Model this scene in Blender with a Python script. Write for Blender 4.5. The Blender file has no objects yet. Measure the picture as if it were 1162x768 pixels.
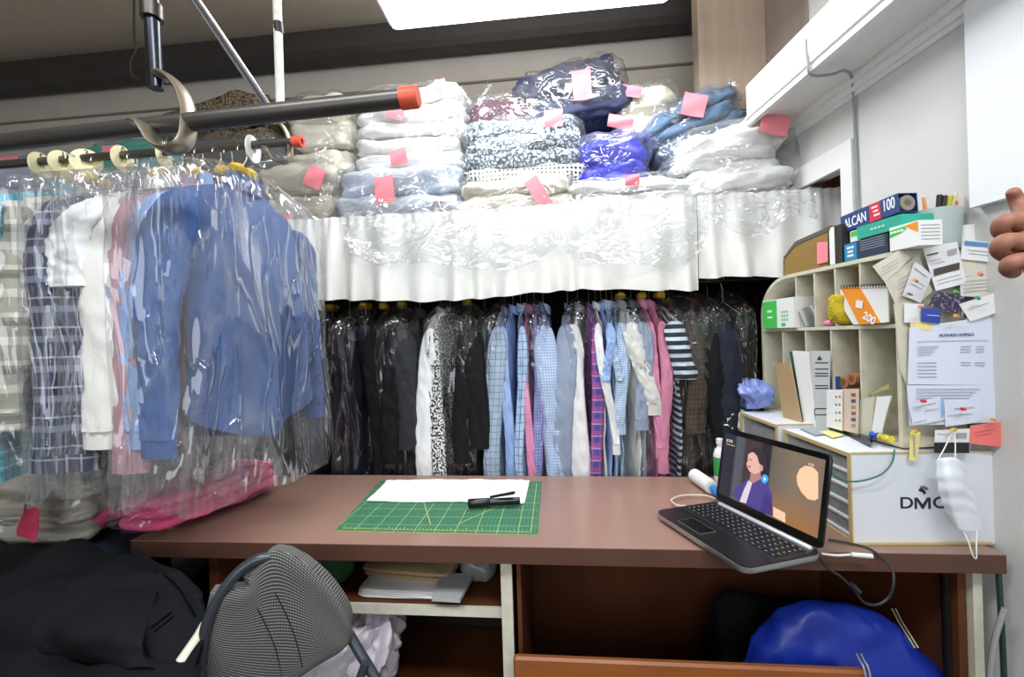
import bpy, math, random
from math import sin, cos, pi, radians
from mathutils import Vector, Matrix, noise
random.seed(7)
SC = bpy.context.scene
COL = SC.collection

# ------------------------------------------------------------------ camera
FOC, W, H, EYE = 500.0, 1162, 768, 1.42
YAW, ROLL = 0.0977, 0.03
f_ = Vector((-sin(YAW), cos(YAW), 0)); r0 = Vector((cos(YAW), sin(YAW), 0)); u0 = Vector((0, 0, 1))
r_ = r0 * cos(ROLL) - u0 * sin(ROLL); u_ = r0 * sin(ROLL) + u0 * cos(ROLL)
CAM = Vector((0, 0, EYE))
cd = bpy.data.cameras.new('camera'); cam = bpy.data.objects.new('camera', cd); COL.objects.link(cam)
cd.sensor_width = 36; cd.lens = FOC / W * 36; cd.clip_start = 0.05
m = Matrix((r_, u_, -f_)).transposed().to_4x4(); m.translation = CAM
cam.matrix_world = m
SC.camera = cam

# ------------------------------------------------------------------ light
SC.view_settings.view_transform = 'Standard'; SC.view_settings.look = 'None'
SC.view_settings.gamma = 1; SC.view_settings.use_curve_mapping = False
SC.view_settings.exposure = 0.0
SC.cycles.transparent_max_bounces = 32
SC.cycles.max_bounces = 8
wd = bpy.data.worlds.new('world'); SC.world = wd; wd.use_nodes = True
wd.node_tree.nodes['Background'].inputs[0].default_value = (0.80, 0.88, 1.0, 1)
wd.node_tree.nodes['Background'].inputs[1].default_value = 0.3
def area(name, loc, target, sx, sy, power, col=(1, 1, 1)):
    l = bpy.data.lights.new(name, 'AREA'); l.shape = 'RECTANGLE'; l.size = sx; l.size_y = sy
    l.energy = power; l.color = col
    o = bpy.data.objects.new(name, l); COL.objects.link(o); o.location = loc
    o.rotation_euler = (Vector(target) - Vector(loc)).to_track_quat('-Z', 'Y').to_euler()
    return o
area('ceiling_lamp_light', (-0.08, 1.70, 2.735), (-0.08, 1.70, 0), 1.15, 0.25, 19, (0.93, 0.97, 1))
area('overhead_fill_light', (-0.9, -0.3, 3.2), (-0.9, -0.1, 0), 1.2, 0.25, 40, (0.95, 0.98, 1))  # unseen lamp added behind the camera for fill and reflections in the film
area('overhead_fill_light', (0.6, -0.6, 3.2), (0.6, 0.0, 0), 1.2, 0.25, 40, (0.95, 0.98, 1))  # second unseen fill lamp added behind the camera
area('ceiling_fill_light', (-0.08, 1.70, 2.85), (-0.08, 1.70, 4), 1.0, 0.2, 9, (0.95, 0.97, 1))  # extra upward lamp added above the fixture to brighten the ceiling
area('rear_fill_light', (-0.4, -1.95, 1.9), (-0.2, 1.8, 1.5), 2.6, 1.3, 42, (0.88, 0.94, 1))  # added fill from behind the camera; the wall there has no window

# ------------------------------------------------------------------ pixel helpers (true depth is always given)
def ray(px, py): return f_ + r_ * ((px - W / 2) / FOC) - u_ * ((py - H / 2) / FOC)
def PY(px, py, Y): d = ray(px, py); return CAM + d * (Y / d.y)
def PZ(px, py, Z): d = ray(px, py); return CAM + d * ((Z - EYE) / d.z)
def PP(px, py, p0, n):
    d = ray(px, py); p0 = Vector(p0); n = Vector(n); return CAM + d * ((p0 - CAM).dot(n) / d.dot(n))
WK = 1.2825                                  # right wall: x + 0.13 y = WK
WN = Vector((1, .13, 0)).normalized()
def PW(px, py, off=0.0): return PP(px, py, (WK - off, 0, 0), WN)

# ------------------------------------------------------------------ materials
def lin(c):
    if isinstance(c, str):
        c = [int(c[i:i + 2], 16) / 255 for i in (0, 2, 4)]
    return tuple([(x / 12.92 if x <= .04045 else ((x + .055) / 1.055) ** 2.4) for x in c[:3]]) + (1,)
MC = {}
class N:
    def __init__(s, mat): s.nt = mat.node_tree; s.L = s.nt.links
    def n(s, t, **kw):
        o = s.nt.nodes.new(t)
        for k, v in kw.items(): setattr(o, k, v)
        return o
    def l(s, a, b): s.L.new(a, b)
    def math(s, op, a, b=None):
        o = s.n('ShaderNodeMath', operation=op)
        for i, v in enumerate((a, b)):
            if v is None: continue
            if isinstance(v, (int, float)): o.inputs[i].default_value = v
            else: s.l(v, o.inputs[i])
        return o.outputs[0]
    def mix(s, fac, a, b):
        o = s.n('ShaderNodeMix', data_type='RGBA')
        for idx, v in ((0, fac), (6, a), (7, b)):
            if isinstance(v, (int, float)): o.inputs[idx].default_value = v
            elif isinstance(v, tuple): o.inputs[idx].default_value = v
            else: s.l(v, o.inputs[idx])
        return o.outputs[2]
def M(name, c=(.5, .5, .5), rough=.6, metal=0.0, pat=None, bump=0.0, bscale=60, var=0.0, vscale=6, spec=.5, sheen=0.0, emit=0.0, stretch=(1, 1, 1), trans=0.0, alpha=1.0):
    if name in MC: return MC[name]
    mt = bpy.data.materials.new(name); mt.use_nodes = True; MC[name] = mt
    k = N(mt); b = mt.node_tree.nodes['Principled BSDF']
    base = lin(c); b.inputs['Roughness'].default_value = rough; b.inputs['Metallic'].default_value = metal
    b.inputs['Specular IOR Level'].default_value = spec; b.inputs['Sheen Weight'].default_value = sheen
    if alpha < 1: b.inputs['Alpha'].default_value = alpha
    out = None
    if pat:
        uv = k.n('ShaderNodeTexCoord').outputs['UV']; sp = k.n('ShaderNodeSeparateXYZ'); k.l(uv, sp.inputs[0])
        U, V = sp.outputs[0], sp.outputs[1]
        def strp(x, per, duty, ph=0.0):
            return k.math('LESS_THAN', k.math('FRACT', k.math('ADD', k.math('DIVIDE', x, per), ph)), duty)
        kind = pat[0]; cur = base
        if kind == 'plaid':
            for (ax, per, duty, col, amt, ph) in pat[1]:
                fz = k.math('MULTIPLY', strp(U if ax == 'u' else V, per, duty, ph), amt); cur = k.mix(fz, cur, lin(col))
        elif kind == 'dots':
            a = k.math('SUBTRACT', k.math('FRACT', k.math('DIVIDE', U, pat[1])), .5)
            c2 = k.math('SUBTRACT', k.math('FRACT', k.math('DIVIDE', V, pat[1])), .5)
            d = k.math('ADD', k.math('MULTIPLY', a, a), k.math('MULTIPLY', c2, c2))
            cur = k.mix(k.math('LESS_THAN', d, pat[3]), cur, lin(pat[2]))
        elif kind == 'blotch':
            nz = k.n('ShaderNodeTexNoise'); nz.inputs['Scale'].default_value = pat[1]; nz.inputs['Detail'].default_value = 2
            k.l(uv, nz.inputs['Vector']); cur = k.mix(k.math('GREATER_THAN', nz.outputs[0], pat[3]), cur, lin(pat[2]))
        elif kind == 'fig8':           # figured weave
            vo = k.n('ShaderNodeTexVoronoi', feature='DISTANCE_TO_EDGE'); vo.inputs['Scale'].default_value = pat[1]
            k.l(uv, vo.inputs['Vector']); cur = k.mix(k.math('LESS_THAN', vo.outputs[0], pat[3]), cur, lin(pat[2]))
        out = cur
    if var:
        tc = k.n('ShaderNodeTexCoord').outputs['Object']; mp = k.n('ShaderNodeMapping'); mp.inputs['Scale'].default_value = stretch
        k.l(tc, mp.inputs[0])
        nz = k.n('ShaderNodeTexNoise'); nz.inputs['Scale'].default_value = vscale; nz.inputs['Detail'].default_value = 6
        k.l(mp.outputs[0], nz.inputs['Vector'])
        cc = out if out is not None else base
        dk = k.n('ShaderNodeMix', data_type='RGBA', blend_type='MULTIPLY'); dk.inputs[0].default_value = 1
        if isinstance(cc, tuple): dk.inputs[6].default_value = cc
        else: k.l(cc, dk.inputs[6])
        ra = k.n('ShaderNodeMapRange'); ra.inputs[1].default_value = .3; ra.inputs[2].default_value = .7
        ra.inputs[3].default_value = 1 - var; ra.inputs[4].default_value = 1 + var
        k.l(nz.outputs[0], ra.inputs[0]); k.l(ra.outputs[0], dk.inputs[7]); out = dk.outputs[2]
    if out is None: b.inputs['Base Color'].default_value = base
    elif isinstance(out, tuple): b.inputs['Base Color'].default_value = out
    else: k.l(out, b.inputs['Base Color'])
    if emit:
        b.inputs['Emission Strength'].default_value = emit
        b.inputs['Emission Color'].default_value = base
    if bump:
        tc = k.n('ShaderNodeTexCoord').outputs['Object']; mp = k.n('ShaderNodeMapping'); mp.inputs['Scale'].default_value = stretch
        k.l(tc, mp.inputs[0])
        nz = k.n('ShaderNodeTexNoise'); nz.inputs['Scale'].default_value = bscale; nz.inputs['Detail'].default_value = 5
        k.l(mp.outputs[0], nz.inputs['Vector'])
        bp = k.n('ShaderNodeBump'); bp.inputs['Strength'].default_value = bump; bp.inputs['Distance'].default_value = .01
        k.l(nz.outputs[0], bp.inputs['Height']); k.l(bp.outputs[0], b.inputs['Normal'])
    return mt
def film(name, haze=.05, rough=.12, bs=14, stretch=(1, 1, .35), strength=.9, gl=.5, col=(1, 1, 1)):
    """thin crinkled polythene"""
    if name in MC: return MC[name]
    mt = bpy.data.materials.new(name); mt.use_nodes = True; MC[name] = mt; nt = mt.node_tree; nt.nodes.clear(); k = N(mt)
    out = k.n('ShaderNodeOutputMaterial'); tr = k.n('ShaderNodeBsdfTransparent'); tr.inputs[0].default_value = (.975, .98, .985, 1)
    g = k.n('ShaderNodeBsdfGlossy'); g.inputs['Roughness'].default_value = rough
    df = k.n('ShaderNodeBsdfDiffuse'); df.inputs[0].default_value = (*col, 1)
    tl = k.n('ShaderNodeBsdfTranslucent'); tl.inputs[0].default_value = (*col, 1)
    tc = k.n('ShaderNodeTexCoord').outputs['Object']; mp = k.n('ShaderNodeMapping'); mp.inputs['Scale'].default_value = stretch
    k.l(tc, mp.inputs[0])
    def ridge(sc, pw, dist):
        n1 = k.n('ShaderNodeTexNoise'); n1.inputs['Scale'].default_value = sc; n1.inputs['Detail'].default_value = 1.5; n1.inputs['Roughness'].default_value = .4; n1.inputs['Distortion'].default_value = dist
        k.l(mp.outputs[0], n1.inputs['Vector'])
        return k.math('POWER', k.math('SUBTRACT', 1.0, k.math('MULTIPLY', k.math('ABSOLUTE', k.math('SUBTRACT', n1.outputs[0], .5)), 5.0)), pw), n1
    ra_, _n = ridge(bs, 3.0, .5); rb_, _n = ridge(bs * 2.3, 5.0, .9)
    ra_ = k.math('MAXIMUM', ra_, 0.0); rb_ = k.math('MAXIMUM', rb_, 0.0)
    big = k.n('ShaderNodeTexNoise'); big.inputs['Scale'].default_value = bs * .5; k.l(mp.outputs[0], big.inputs['Vector'])
    hgt = k.math('ADD', k.math('ADD', k.math('MULTIPLY', ra_, .55), k.math('MULTIPLY', rb_, .22)), k.math('MULTIPLY', big.outputs[0], 1.2))
    bp = k.n('ShaderNodeBump'); bp.inputs['Strength'].default_value = strength; bp.inputs['Distance'].default_value = .02
    k.l(hgt, bp.inputs['Height'])
    k.l(bp.outputs[0], g.inputs['Normal'])
    lw = k.n('ShaderNodeLayerWeight'); lw.inputs['Blend'].default_value = .18; k.l(bp.outputs[0], lw.inputs['Normal'])
    fac = k.math('MINIMUM', k.math('ADD', k.math('MULTIPLY', lw.outputs['Fresnel'], gl), .085), .6)
    ad = k.n('ShaderNodeMixShader'); ad.inputs[0].default_value = .5; k.l(df.outputs[0], ad.inputs[1]); k.l(tl.outputs[0], ad.inputs[2])
    crease = k.math('MULTIPLY', k.math('POWER', ra_, 6.0), .10)
    hz = k.math('ADD', crease, haze)
    m1 = k.n('ShaderNodeMixShader'); k.l(hz, m1.inputs[0]); k.l(tr.outputs[0], m1.inputs[1]); k.l(ad.outputs[0], m1.inputs[2])
    m2 = k.n('ShaderNodeMixShader'); k.l(fac, m2.inputs[0]); k.l(m1.outputs[0], m2.inputs[1]); k.l(g.outputs[0], m2.inputs[2])
    k.l(m2.outputs[0], out.inputs[0])
    return mt

# ------------------------------------------------------------------ mesh builder
def fbm(p, o=4): return noise.fractal(p, 1.0, 2.0, o)
class MB:
    def __init__(s): s.v = []; s.f = []; s.uv = []; s.m = []
    def add(s, vs, fs, uvs=None, mi=0):
        o = len(s.v); s.v += [Vector(p) for p in vs]
        for i, f in enumerate(fs):
            s.f.append([a + o for a in f]); s.uv.append(uvs[i] if uvs else None); s.m.append(mi)
        return s
    def box(s, c, size, mat=None, mi=0, bev=0.0):
        c = Vector(c); hx, hy, hz = [q / 2 for q in size]
        if bev: 
            pts = []; b = min(bev, hx * .9, hy * .9, hz * .9)
            prof = [(-hz, b), (-hz + b, 0), (hz - b, 0), (hz, b)]
            def loop(z, ins):
                x, y = hx - ins, hy - ins; k = b * .7
                return [(-x + k, -y, z), (x - k, -y, z), (x, -y + k, z), (x, y - k, z), (x - k, y, z), (-x + k, y, z), (-x, y - k, z), (-x, -y + k, z)]
            for z, i in prof: pts += loop(z, i)
            fs = [list(range(7, -1, -1)), list(range(24, 32))]
            for r in range(3):
                for j in range(8): a = r * 8 + j; bb = r * 8 + (j + 1) % 8; fs.append([a, bb, bb + 8, a + 8])
        else:
            pts = [(x, y, z) for z in (-hz, hz) for y in (-hy, hy) for x in (-hx, hx)]
            fs = [(0, 2, 3, 1), (4, 5, 7, 6), (0, 1, 5, 4), (2, 6, 7, 3), (0, 4, 6, 2), (1, 3, 7, 5)]
        vs = [(mat @ Vector(p) if mat else Vector(p)) + c for p in pts]
        return s.add(vs, fs, mi=mi)
    def grid(s, P, closed_u=False, uvs=None, mi=0, cap=False):
        nv = len(P); nu = len(P[0]); vs = [p for row in P for p in row]; fs = []; uu = []
        for j in range(nv - 1):
            for i in range(nu if closed_u else nu - 1):
                i2 = (i + 1) % nu
                fs.append((j * nu + i, j * nu + i2, (j + 1) * nu + i2, (j + 1) * nu + i))
                if uvs:
                    ie = i + 1
                    uu.append([uvs(i, j), uvs(ie, j), uvs(ie, j + 1), uvs(i, j + 1)])
        if cap:
            fs.append(list(range(nu))[::-1]); fs.append([(nv - 1) * nu + i for i in range(nu)])
            if uvs: uu += [None, None]
        return s.add(vs, fs, uu if uvs else None, mi)
    def tube(s, pts, rad, n=10, flat=None, cap=True, closed=False, sub=0, mi=0):
        pts = [Vector(p) for p in pts]
        if not isinstance(rad, (list, tuple)): rad = [rad] * len(pts)
        if sub: pts, rad = smooth(pts, rad, sub)
        prev = None; P = []; L = 0; Ls = []
        cnt = len(pts)
        for i, p in enumerate(pts):
            if closed: t = pts[(i + 1) % cnt] - pts[i - 1]
            else: t = (pts[min(i + 1, cnt - 1)] - pts[max(i - 1, 0)])
            t.normalize()
            if prev is None:
                a = Vector((0, 0, 1)) if abs(t.z) < .9 else Vector((1, 0, 0))
                nrm = (a - t * a.dot(t)).normalized()
            else: nrm = (prev - t * prev.dot(t)).normalized()
            prev = nrm; bn = t.cross(nrm)
            P.append([p + (nrm * cos(2 * pi * k / n) + bn * sin(2 * pi * k / n)) * rad[i] for k in range(n)])
            if i: L += (p - pts[i - 1]).length
            Ls.append(L)
        if closed: P.append(P[0]); Ls.append(L); rad = list(rad) + [rad[0]]
        return s.grid(P, True, lambda i, j: (i / n * 2 * pi * rad[j], Ls[j]), mi, cap and not closed)
    def lathe(s, prof, c=(0, 0, 0), n=24, M4=None, mi=0):
        c = Vector(c); P = []
        for r, z in prof:
            row = [Vector((r * cos(2 * pi * k / n), r * sin(2 * pi * k / n), z)) for k in range(n)]
            P.append([(M4 @ q if M4 else q) + c for q in row])
        return s.grid(P, True, mi=mi, cap=True)
    def prism(s, poly, ext, mi=0):
        poly = [Vector(p) for p in poly]; e = Vector(ext); n = len(poly)
        nr = Vector((0, 0, 0))
        for i in range(n): nr += poly[i].cross(poly[(i + 1) % n])
        if nr.dot(e) > 0: poly = poly[::-1]
        vs = poly + [p + e for p in poly]
        fs = [list(range(n)), list(range(2 * n - 1, n - 1, -1))] + [[(i + 1) % n, i, i + n, (i + 1) % n + n] for i in range(n)]
        return s.add(vs, fs, mi=mi)
    def squad(s, c, size, e1=.4, e2=.4, nu=56, nv=28, disp=0.0, dscale=10, ds=(1, 1, 1), seed=0, M3=None, ridge=False, flat_bottom=None, mi=0):
        c = Vector(c); P = []
        sg = lambda x, e: math.copysign(abs(x) ** e, x)
        so = Vector((seed * 3.7, seed * 1.3, seed * 2.1))
        for j in range(nv + 1):
            th = -pi / 2 + pi * j / nv; row = []
            for i in range(nu):
                ph = 2 * pi * i / nu
                n0 = Vector((cos(th) * cos(ph), cos(th) * sin(ph), sin(th)))
                q = Vector((sg(cos(th), e1) * sg(cos(ph), e2) * size[0] / 2, sg(cos(th), e1) * sg(sin(ph), e2) * size[1] / 2, sg(sin(th), e1) * size[2] / 2))
                if disp:
                    w = Vector((q.x * ds[0], q.y * ds[1], q.z * ds[2])) * dscale + so
                    d = fbm(w)
                    if ridge: d = .6 - 2.2 * abs(d)
                    q += n0 * d * disp
                if flat_bottom is not None: q.z = max(q.z, flat_bottom)
                if M3: q = M3 @ q
                row.append(q + c)
            P.append(row)
        return s.grid(P, True, mi=mi)
    def build(s, name, mat, parent=None, smooth_=True, local=False, label=None, cat=None, group=None, kind=None, angle=None):
        vs = s.v
        if parent is None:
            lo = [min(p[i] for p in vs) for i in range(3)]; hi = [max(p[i] for p in vs) for i in range(3)]
            org = Vector(((lo[0] + hi[0]) / 2, (lo[1] + hi[1]) / 2, lo[2]))
            if kind == 'structure': org = Vector((0, 0, 0))
            vs = [p - org for p in vs]
        elif not local:
            inv = wmat(parent).inverted(); vs = [inv @ p for p in vs]
        me = bpy.data.meshes.new(name); me.from_pydata([tuple(p) for p in vs], [], s.f)
        ul = me.uv_layers.new(name='UVMap').data
        for pi_, pl in enumerate(me.polygons):
            u = s.uv[pi_]
            if u:
                for a, li in enumerate(pl.loop_indices): ul[li].uv = u[a]
            else:
                nn = pl.normal; ax = max(range(3), key=lambda q: abs(nn[q]))
                for li in pl.loop_indices:
                    co = me.vertices[me.loops[li].vertex_index].co
                    ul[li].uv = (co.y, co.z) if ax == 0 else (co.x, co.z) if ax == 1 else (co.x, co.y)
            pl.material_index = s.m[pi_]
        for mt in (mat if isinstance(mat, (list, tuple)) else [mat]): me.materials.append(mt)
        if smooth_:
            for pl in me.polygons: pl.use_smooth = True
            me.set_sharp_from_angle(angle=radians(angle or 40))
        me.validate()
        o = bpy.data.objects.new(name, me); COL.objects.link(o)
        if parent is None: o.location = org
        else: o.parent = parent
        if parent is None and kind != 'structure' and not label: print('NOLABEL', name)
        tag(o, label, cat, group, kind)
        return o
def wmat(o):
    m = Matrix.Translation(o.location) @ o.rotation_euler.to_matrix().to_4x4()
    return (wmat(o.parent) @ m) if o.parent else m
def tag(o, label=None, cat=None, group=None, kind=None):
    if label: o['label'] = label
    if cat: o['category'] = cat
    if group: o['group'] = group
    if kind: o['kind'] = kind
    return o
def thing(name, label, cat, loc=(0, 0, 0), rz=0.0, group=None):
    o = bpy.data.objects.new(name, None); COL.objects.link(o); o.location = loc; o.rotation_euler = (0, 0, rz)
    o.empty_display_size = .05
    return tag(o, label, cat, group)
def smooth(pts, rad, sub):
    out = []; ro = []; n = len(pts)
    for i in range(n - 1):
        p0, p1, p2, p3 = pts[max(i - 1, 0)], pts[i], pts[i + 1], pts[min(i + 2, n - 1)]
        for k in range(sub):
            t = k / sub
            out.append(.5 * ((2 * p1) + (p2 - p0) * t + (2 * p0 - 5 * p1 + 4 * p2 - p3) * t * t + (3 * p1 - p0 - 3 * p2 + p3) * t ** 3))
            ro.append(rad[i] * (1 - t) + rad[i + 1] * t)
    out.append(pts[-1]); ro.append(rad[-1]); return out, ro
def cr(a, b, c, d, t): return .5 * ((2 * b) + (c - a) * t + (2 * a - 5 * b + 4 * c - d) * t * t + (3 * b - a - 3 * c + d) * t ** 3)
def drape(ctrl, nu=60, nv=40, disp=.01, dscale=8, seed=0, thick=.02, ds=(1, 1, 1), fold=None, ridge=0.0):
    """smooth cloth through a grid of points, closed with a back face"""
    R = len(ctrl); C_ = len(ctrl[0]); ctrl = [[Vector(p) for p in row] for row in ctrl]; P = []
    for j in range(nv + 1):
        v = j / nv * (R - 1); a = min(int(v), R - 2); tv = v - a
        rows = [ctrl[max(a - 1, 0)], ctrl[a], ctrl[a + 1], ctrl[min(a + 2, R - 1)]]
        row = []
        for i in range(nu + 1):
            u = i / nu * (C_ - 1); b = min(int(u), C_ - 2); tu = u - b
            q = [cr(rw[max(b - 1, 0)], rw[b], rw[b + 1], rw[min(b + 2, C_ - 1)], tu) for rw in rows]
            row.append(cr(*q, tv))
        P.append(row)
    so = Vector((seed * 5.1, seed * 2.3, seed)); nrm = []
    for j in range(nv + 1):
        row = []
        for i in range(nu + 1):
            a = P[j][min(i + 1, nu)] - P[j][max(i - 1, 0)]; b = P[min(j + 1, nv)][i] - P[max(j - 1, 0)][i]
            n = b.cross(a); row.append(n.normalized() if n.length > 1e-9 else Vector((0, -1, 0)))
        nrm.append(row)
    Q = []; B = []
    for j in range(nv + 1):
        q = []; bb = []
        for i in range(nu + 1):
            p = P[j][i]; n = nrm[j][i]
            w = Vector((p.x * ds[0], p.y * ds[1], p.z * ds[2])) * dscale + so
            d = fbm(w) * disp
            if ridge: d += ridge * ((1 - 2.6 * abs(noise.noise(w * .55 + Vector((3, 1, 7))))) + .45 * (1 - 2.4 * abs(noise.noise(w * 1.2))))
            if fold: d += fold(i / nu, j / nv)
            q.append(p + n * d); bb.append(p + n * (d - thick))
        Q.append(q); B.append(bb)
    mb = MB(); mb.grid(Q)
    n0 = len(mb.v); mb.grid([r[::-1] for r in B])
    w = nu + 1
    def idx(i, j): return j * w + i
    def jdx(i, j): return n0 + j * w + (nu - i)
    for j in range(nv):
        mb.f += [[idx(0, j), idx(0, j + 1), jdx(0, j + 1), jdx(0, j)], [idx(nu, j + 1), idx(nu, j), jdx(nu, j), jdx(nu, j + 1)]]
    for i in range(nu):
        mb.f += [[idx(i + 1, 0), idx(i, 0), jdx(i, 0), jdx(i + 1, 0)], [idx(i, nv), idx(i + 1, nv), jdx(i + 1, nv), jdx(i, nv)]]
    k = len(mb.f) - len(mb.uv); mb.uv += [None] * k; mb.m += [0] * k
    return mb
def text(s, name, body, size, mat, parent, origin, xdir, ydir, ext=.0004, align='CENTER', bold=0.0, sx=1.0):
    cu = bpy.data.curves.new('t', 'FONT'); cu.body = body; cu.size = size; cu.extrude = ext; cu.align_x = align; cu.align_y = 'CENTER'; cu.offset = bold
    o = bpy.data.objects.new('t', cu); COL.objects.link(o)
    dg = bpy.context.evaluated_depsgraph_get(); me = bpy.data.meshes.new_from_object(o.evaluated_get(dg))
    bpy.data.objects.remove(o); x = Vector(xdir).normalized(); y = Vector(ydir); y = (y - x * y.dot(x)).normalized(); z = x.cross(y)
    T = Matrix((x * sx, y, z)).transposed().to_4x4(); T.translation = Vector(origin)
    me.transform(wmat(parent).inverted() @ T); me.materials.clear(); me.materials.append(mat); me.name = name
    q = bpy.data.objects.new(name, me); COL.objects.link(q); q.parent = parent; return q
def ipoly(pts): return [Vector(p) for p in pts]

# ------------------------------------------------------------------ setting
wallm = M('painted_wall', 'd3d3cf', .75, bump=.05, bscale=120, var=.03)
ceilm = M('ceiling_paint', 'd2c4b3', .8, var=.03)
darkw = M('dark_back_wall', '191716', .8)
lintel = M('lintel_paint', 'cbc5bc', .8, var=.03)
plym = M('plywood', 'a2907f', .6, var=.10, vscale=4, stretch=(6, 6, .5))
plym2 = M('plywood_grey', '8d8279', .6, var=.08, vscale=4, stretch=(6, 6, .5))
redwood = M('red_wood', '8a4a33', .5, var=.2, vscale=6, stretch=(1, 1, 8))
whitep = M('white_gloss_paint', 'e6e6e3', .4)
MB().box((-1.2, .5, -.05), (6.4, 5.2, .1)).build('floor', M('floor_tile', '4a423b', .5, var=.15), kind='structure')
MB().box((-1.2, .5, 3.39), (6.4, 5.2, .1)).build('ceiling', ceilm, kind='structure')
b = MB(); b.box((-1.2, 2.70, 2.69), (6.2, .1, 1.30)).build('wall_back', lintel, kind='structure')
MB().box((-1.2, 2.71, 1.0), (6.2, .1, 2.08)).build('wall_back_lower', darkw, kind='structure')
MB().box((-4.2, .5, 1.67), (.1, 5.0, 3.34)).build('wall_left', lintel, kind='structure')
MB().box((-1.2, -2.08, 1.67), (6.2, .1, 3.34)).build('wall_front', M('shop_wall', '8f8c88', .8), kind='structure')
def wallpiece(y0, y1, z0, z1, t=.08):
    a = Vector((WK - .13 * y0, y0, 0)); c = Vector((WK - .13 * y1, y1, 0)); e = Vector((t, t * .13, 0))
    return [(a + e * 0 + Vector((0, 0, z0))), (c + Vector((0, 0, z0))), (c + Vector((0, 0, z1))), (a + Vector((0, 0, z1)))], e
b = MB()
for a in ((-2.0, 1.70, 0, 3.34), (1.70, 2.10, 2.02, 3.34)):
    p, e = wallpiece(*a); b.prism(p, e)
b.build('wall_right', wallm, smooth_=False, kind='structure')
# alcove beyond the opening in the right wall
MB().box((1.56, 2.05, 1.67), (.06, 1.2, 3.34)).build('wall_alcove', redwood, kind='structure')
MB().box((1.10, 2.16, 2.89), (.80, .08, .90)).build('wall_plywood', [plym], kind='structure')
p, e = wallpiece(1.86, 2.118, 2.30, 3.33); MB().prism([q - WN * .012 for q in p], WN * .010).build('trim_4', plym2, smooth_=False, kind='structure')
# casing round the opening
p, e = wallpiece(1.655, 1.705, 0.0, 2.085); b = MB(); b.prism([q - WN * .018 for q in p], WN * .017)
p, e = wallpiece(1.705, 2.1, 2.0, 2.085); b.prism([q - WN * .018 for q in p], WN * .017)
b.build('trim_1', whitep, smooth_=False, kind='structure')
# boxed duct along the top of the right wall with crown moulding under it
p, e = wallpiece(-1.0, 1.95, 2.285, 2.44)
b = MB(); b.prism([q - WN * .005 for q in p], WN * -.205)
p, e = wallpiece(-1.0, 1.95, 2.27, 2.285); b.prism([q - WN * .195 for q in p], WN * -.022)
p, e = wallpiece(-1.0, 1.95, 2.30, 2.31); b.prism([q - WN * .2 for q in p], WN * -.018)
b.build('trim_2', whitep, smooth_=False, kind='structure')
b = MB(); 
for (z0, z1, t) in ((2.225, 2.24, .010), (2.24, 2.262, .022), (2.262, 2.285, .040)):
    p, e = wallpiece(-1.0, 2.115, z0, z1); b.prism([q - WN * .001 for q in p], WN * -t)
b.build('trim_3', whitep, smooth_=False, kind='structure')
# white panel hung on the near end of the right wall
p, e = wallpiece(-.4, 1.268, 1.725, 2.26); b = MB(); b.prism([q - WN * .002 for q in p], WN * -.028)
th = b.build('wall_cabinet', M('panel_white', 'eef1f2', .45), smooth_=False, label='plain white flat cabinet hung high on the right wall at the edge of the photo', cat='cabinet')
# steel beam under the ceiling, in front of the back wall
b = MB(); b.box((-1.5, 2.56, 3.215), (5.2, .15, .17), bev=.03)
b.build('ceiling_beam', M('beam_dark', '3a3635', .55, var=.15), smooth_=False, label='dark painted steel beam running along the back wall just under the ceiling', cat='beam')
MB().box((-1.6, 2.644, 2.98), (5.0, .010, .012)).build('trim_5', M('seam', '857f77', .8), smooth_=False, kind='structure')
# conduit on the right wall
pts = [PW(915, 45, .212), PW(916, 62, .212), PW(917, 72, .224), PW(918, 82, .226), PZ(926, 86, 2.262), PZ(945, 84, 2.264), PZ(958, 80, 2.258), PW(966, 86, .05), PW(968, 98, .02), PW(969, 120, .008), PW(972, 190, .008), PW(974, 245, .008)]
MB().tube(pts, .0045, 8, sub=4).build('electric_cable', M('cable_grey', '8d9295', .5), label='grey cable looping under the white duct and down the right wall', cat='cable')

# fluorescent fixture
t = thing('fluorescent_light', 'long bright white fluorescent ceiling light fixture hanging from the ceiling', 'ceiling light', (-.08, 1.70, 2.75))
MB().box((-.08, 1.70, 2.80), (1.18, .30, .05), bev=.01).build('housing', whitep, t)
MB().box((-.08, 1.70, 2.762), (1.14, .27, .028), bev=.012).build('diffuser', M('lamp_diffuser', 'f4f8ff', .4, emit=4), t)
for x in (-.5, .35): MB().tube([(x, 1.70, 2.82), (x, 1.70, 3.34)], .004, 6).build('suspension_rod', M('steel', 'b8babb', .3, 1), t)

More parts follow.
